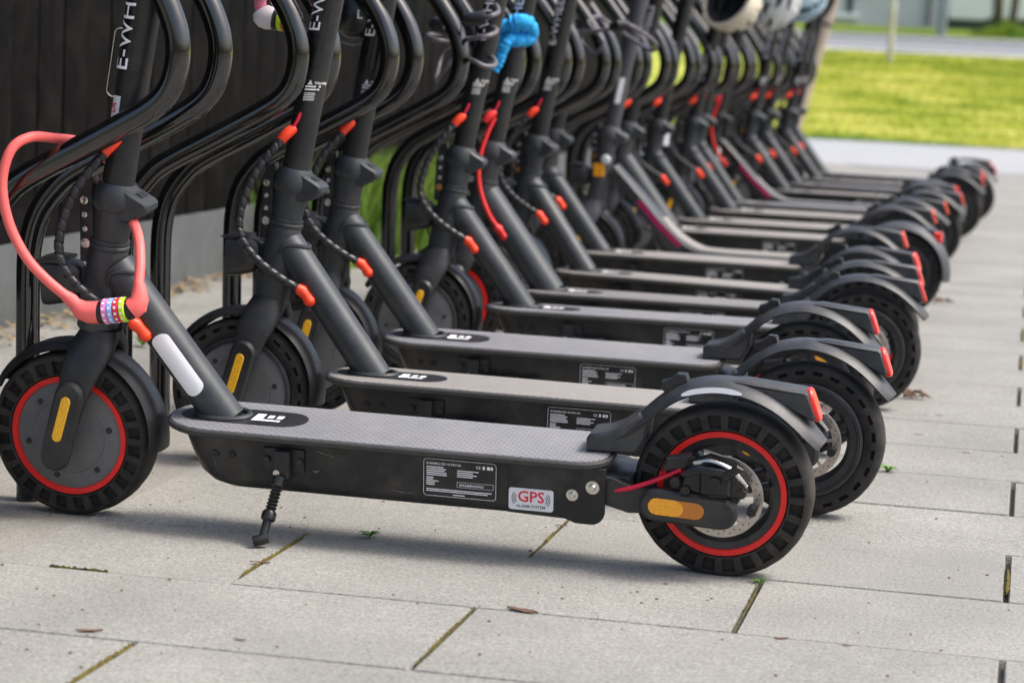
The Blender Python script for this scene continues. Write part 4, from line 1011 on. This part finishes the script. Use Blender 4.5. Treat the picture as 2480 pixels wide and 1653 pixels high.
# ------------------------------------------------------------------ moss, weeds, fallen leaves on the paving
def moss(label, p0, p1, w, seed, gapf=.0):
    rnd = random.Random(seed); A, B = onZ(*p0), onZ(*p1)
    if abs(B.y-A.y) < abs(B.x-A.x)*.5: A.y = B.y = round((A.y+B.y)/2/S)*S      # sit in the real joint
    else: A.x = B.x = round((A.x+B.x)/2/S)*S
    d = B-A; n = max(10, int(d.length/.004)); nr = Vector((-d.y, d.x, 0)).normalized(); mb = MB(); M = 5; ok = 1
    for i in range(n+1):
        if rnd.random() < .15: ok = rnd.random() > max(.18, gapf)
        ww = w*.8*(.15+.85*rnd.random()**1.4)*(1 if ok else .25)*min(1, 4*i/n, 4*(n-i)/n+.2)
        for k in range(M):
            s_ = -1+2*k/(M-1); h = (.0006+.0034*rnd.random()*(1-abs(s_)))*(1 if ok else .1)-.0035*abs(s_)
            mb.v.append(tuple(A+d*(i/n)+nr*(s_*ww+rnd.gauss(0, .0006))+Vector((0, 0, h))))
    mb.f = [(i*M+k, i*M+k+1, (i+1)*M+k+1, (i+1)*M+k) for i in range(n) for k in range(M-1)]
    tag(mb.build('moss', 'moss'), label, 'moss', kind='stuff')
moss('yellow-green moss filling the joint beside the kickstand foot', (729, 1289), (575, 1390), .0085, 1)
moss('yellow-green moss in the slab joint at the bottom left corner', (312, 1556), (140, 1662), .009, 2)
moss('brown moss in the slab joint left of the kickstand', (146, 1357), (282, 1373), .0050, 13, .25)
moss('patch of moss in the joint near the right edge', (2441, 1370), (2436, 1440), .0085, 4, .2)
moss('moss dots in the joint below the nearest rear wheel', (1838, 1416), (1776, 1526), .0055, 5, .7)
moss('moss in the short joint between nearest slabs', (1150, 1470), (1008, 1608), .0045, 6, .7)
moss('moss in the joint under the sticker end of the nearest deck', (1378, 1252), (1290, 1342), .0045, 7, .8)
moss('green moss in the joint at the right edge further back', (2473, 862), (2470, 892), .010, 8)
moss('moss line behind the far slab at the right edge', (2477, 795), (2475, 826), .010, 9)
def weed(label, px, n, h, seed, z=0):
    rnd = random.Random(seed); o = onZ(*px); t = thing('weed', o, label, 'plant', 'weeds growing between the slabs')
    for k in range(n):
        a = 6.28*k/n+rnd.uniform(-.4, .4); L = h*rnd.uniform(.6, 1.1); w = L*.12; up_ = rnd.uniform(.5, 1.3); mb = MB(); st = 5
        for i in range(st+1):
            q = i/st; r_ = L*q*.7; zz = L*(up_*q-.75*up_*q*q); ww = w*math.sin(math.pi*min(.97, q*.9+.08)); c = Vector((math.cos(a)*r_, math.sin(a)*r_, zz)); nn = Vector((-math.sin(a), math.cos(a), 0))
            mb.v += [tuple(c-nn*ww+Vector((0, 0, ww*.4))), tuple(c), tuple(c+nn*ww+Vector((0, 0, ww*.4)))]
        mb.f = [(i*3+j, i*3+j+1, i*3+j+4, i*3+j+3) for i in range(st) for j in range(2)]
        mb.build('leaf', 'weed', t)
weed('tiny green weed in the joint in front of the nearest deck', (895, 1300), 14, .026, 1)
weed('grass sprout at the foot of the nearest rear wheel', (1836, 1412), 10, .020, 2)
weed('green blade of grass beside the second rear wheel', (2150, 1143), 7, .036, 3)
weed('small grass tuft on the strip behind the nearest front wheel', (345, 838), 8, .06, 4)
def leaf(label, px, s, seed, m='leafdry'):
    rnd = random.Random(seed); o = onZ(*px, z=.0008); mb = MB(); a = rnd.uniform(-.5, .5); N = 7
    for i in range(N):
        q = i/(N-1); w = s*.16*math.sin(math.pi*min(.98, q*.95+.03)); x = s*(q-.5)
        for k in (-1, 0, 1): mb.v.append((x*math.cos(a)-k*w*math.sin(a), x*math.sin(a)+k*w*math.cos(a), s*.05*(abs(k)*rnd.uniform(.6, 1.2)+(q-.5)**2*2)))
    mb.f = [(i*3+j, i*3+j+1, i*3+j+4, i*3+j+3) for i in range(N-1) for j in range(2)]
    l = mb.build('fallen_leaf', m); l.location = o; tag(l, label, 'leaf', 'fallen leaves on the paving')
for i, (px, s_, lb) in enumerate((((216, 1527), .034, 'red-brown leaf scrap left of the mossy corner joint'), ((1265, 1479), .050, 'reddish needle-like leaf on the slab joint in the foreground'), ((1893, 1545), .022, 'dark curled leaf scrap on the joint at lower right'), ((2050, 1562), .014, 'tiny dark leaf crumb right of the curled scrap'), ((580, 1548), .018, 'small brown leaf flake on the foreground slab'), ((630, 1362), .030, 'reddish leaf bit lying by the kickstand moss'), ((1360, 1272), .020, 'ochre leaf caught in the joint under the deck end'), ((2340, 1096), .016, 'small dark leaf crumb near the right slab joints'), ((2275, 1005), .016, 'brown leaf crumb beyond the second rear wheel'), ((2225, 1052), .016, 'dark leaf crumb right of the second rear wheel'))):
    leaf(lb, px, s_, i)
rnd = random.Random(5)
def clump(label, px, s, n):
    o = onZ(*px, z=.004); t = thing('leaf_clump', o, label, 'leaf clump')
    for i in range(n):
        a = rnd.uniform(0, 6.28); r_ = s*rnd.uniform(.1, .8); p = Vector((r_*math.cos(a)*1.3, r_*math.sin(a)*.6, rnd.uniform(.002, s*.35))); b = rnd.uniform(0, 3.14); L = s*rnd.uniform(.5, 1.0)
        q = Vector((math.cos(b)*L, math.sin(b)*L*.6, rnd.uniform(-.2, .3)*s))
        MB().tube([p-q*.5, p+Vector((0, 0, s*.12)), p+q*.5], [.0012, .0042, .0010], 6).build('twig', 'leafdry', t)
clump('dried brown twiggy leaf clump on the slabs right of the third rear wheel', (2205, 962), .036, 14)
clump('dark dried leaf clump further along the open paving', (2283, 733), .036, 12)

# ------------------------------------------------------------------ background: stake, poles, trees, building
st = thing('wooden_stake', (onY(1902, 395, 16.5).x, 16.5, 0), 'leaning pale wooden stake with a dark strap at the far end of the row', 'stake')
a0, a1 = onY(1904, 395, 16.5), onY(2019, 0, 16.5); a0.z = max(a0.z, -.01); tp = a1+(a1-a0)*.7
at(MB().tube([a0, a0.lerp(tp, .5), tp], [.050, .046, .044], 14), st).build('post', 'wood_post', st)
k0 = a0.lerp(a1, .843); dd = (a1-a0).normalized(); at(MB().tube([k0-dd*.012, k0+dd*.012], .051, 14), st).build('strap', 'foam', st)
def pole(name, label, cat, u, vb, y, r, m, h=3.5, taper=1, lean=0):
    p = onY(u, vb, y); p.z = hz(y)-.02; t = thing(name, p, label, cat)
    at(MB().tube([p, p+Vector((lean*.5, 0, h*.5)), p+Vector((lean, 0, h))], [r, r*(1+taper)/2, r*taper], 14), t).build('shaft', m, t); return t, p
t, p = pole('marker_pole', 'thin pale pole standing on the lawn', 'pole', 2155, 145, 39, .05, 'pole_white')
at(MB().tube([p+Vector((0, 0, .9)), p+Vector((0, 0, 1.1))], .056, 14), t).build('band', 'kerb', t)
t, p = pole('lamp_post', 'grey metal lamp post on the verge before the building', 'lamp post', 2280, 84, 55.5, .11, 'pole_grey', 5, .7)
at(MB().box(p.x-.16, p.x+.16, p.y-.16, p.y+.16, p.z-.05, p.z+.12, .02), t).build('base', 'pole_grey', t)
at(MB().tube([p+Vector((0, 0, 4.98)), p+Vector((.6, 0, 5.2))], .06, 10), t).build('arm', 'pole_grey', t); at(MB().box(p.x+.5, p.x+1.1, p.y-.12, p.y+.12, p.z+5.14, p.z+5.26, .03), t).build('lamp_head', 'pole_grey', t)
def tree(label, u, vb, y, r, lean, seed):
    p = onY(u, vb, y); p.z = hz(y)-.03; t = thing('tree', p, label, 'tree', 'trees before the building'); rr = random.Random(seed)
    mb = MB().tube(spl([(0, 0, 0), (lean*.3, 0, 1.0), (lean*.6, .05, 2.0), (lean, 0, 3.4)], 4), [r*(1.35 if i == 0 else 1-.03*i) for i in range(13)], 12)
    for k in range(6): a = rr.uniform(0, 6.28); z = rr.uniform(2.0, 3.2); mb.tube([(lean*z/3.4, 0, z), (lean*z/3.4+math.cos(a)*.7, math.sin(a)*.7, z+.6), (lean*z/3.4+math.cos(a)*1.2, math.sin(a)*1.2, z+1.5)], [r*.4, r*.25, .02], 8)
    mb.build('trunk', 'bark', t); mb = MB()
    for _ in range(2600):
        d = Vector((rr.gauss(0, 1), rr.gauss(0, 1), rr.gauss(0, 1))).normalized()*rr.uniform(.4, 1)**.5; c = Vector((lean+d.x*1.7, d.y*1.7, 4.4+d.z*1.5)); s_ = rr.uniform(.05, .10); e = Vector((rr.gauss(0, 1), rr.gauss(0, 1), rr.gauss(0, 1))).normalized(); f_ = e.orthogonal().normalized()
        b = len(mb.v); mb.v += [tuple(c-e*s_), tuple(c+f_*s_*.5), tuple(c+e*s_), tuple(c-f_*s_*.5)]; mb.f.append((b, b+1, b+2, b+3))
    mb.build('crown', 'verge', t)
tree('dark tree trunk left of the pair in front of the white garage panel', 2418, 78, 58, .13, -.15, 1)
tree('dark tree trunk right of the pair near the right edge', 2447, 76, 58.6, .11, .25, 2)
mb = MB(); rr = random.Random(4); cpos = onY(2436, 82, 57.8)
for _ in range(2500):
    a = rr.uniform(0, 6.28); r_ = .9*rr.random()**.5; x, y = cpos.x+r_*math.cos(a)*1.0, 57.8+r_*math.sin(a)*.6; z = hz(57.8)+rr.uniform(0, .5)*(1-r_/1.0); s_ = .07; b = len(mb.v); e = Vector((rr.gauss(0, 1), rr.gauss(0, 1), rr.gauss(0, 1))).normalized(); f_ = e.orthogonal(); c = Vector((x, y, z))
    mb.v += [tuple(c-e*s_), tuple(c+f_*s_*.4), tuple(c+e*s_), tuple(c-f_*s_*.4)]; mb.f.append((b, b+1, b+2, b+3))
tag(mb.build('shrub', 'verge'), 'low dark green shrub around the two tree trunks', 'shrub')
BY = 63.0; bz = hz(BY)-.1
bd = thing('building', (onY(2200, 60, BY).x, BY, bz), 'grey building with white panels and dark windows across the road', 'building')
def bx(name, m, u0, u1, v0, v1, dy=0., th=.3, par=None):
    p, q = onY(u0, v1, BY+dy), onY(u1, v0, BY+dy); x0, x1 = p.x, q.x; z0, z1 = min(p.z, q.z), max(p.z, q.z)
    return at(MB().box(x0, x1, BY+dy, BY+dy+th, max(z0, bz-.2), z1, .01), bd).build(name, m, par or bd)
at(MB().box(-45, 35, BY, BY+8, bz-.3, bz+6.5, .02), bd).build('wall', 'facade', bd)
at(MB().box(-45.2, 35.2, BY-.3, BY+8.2, bz+6.5, bz+6.8, .02), bd).build('roof', 'trim_dark', bd)
for u0, u1 in ((1930, 1975), (1996, 2028), (2050, 2074)):
    w_ = bx('window', 'trim_dark', u0, u1, -120, 32, -.06, .1); bx('pane', 'window_dark', u0+3, u1-3, -117, 29, -.09, .05, w_)
bx('window_sill', 'facade_white', 1925, 2078, 33, 40, -.12, .2)
bx('drainpipe', 'trim_dark', 2250, 2262, -200, 62, -.14, .12)
for u0, u1 in ((2297, 2402), (2426, 2560)):
    g_ = bx('white_panel', 'facade_white', u0, u1, -200, 46, -.10, .14)
    for i in range(9): bx('panel_slat', 'facade_white', u0+1, u1-1, -196+27*i, -174+27*i, -.125, .03, g_)
bx('base_course', 'trim_dark', 2290, 2600, 47, 70, -.04, .1)
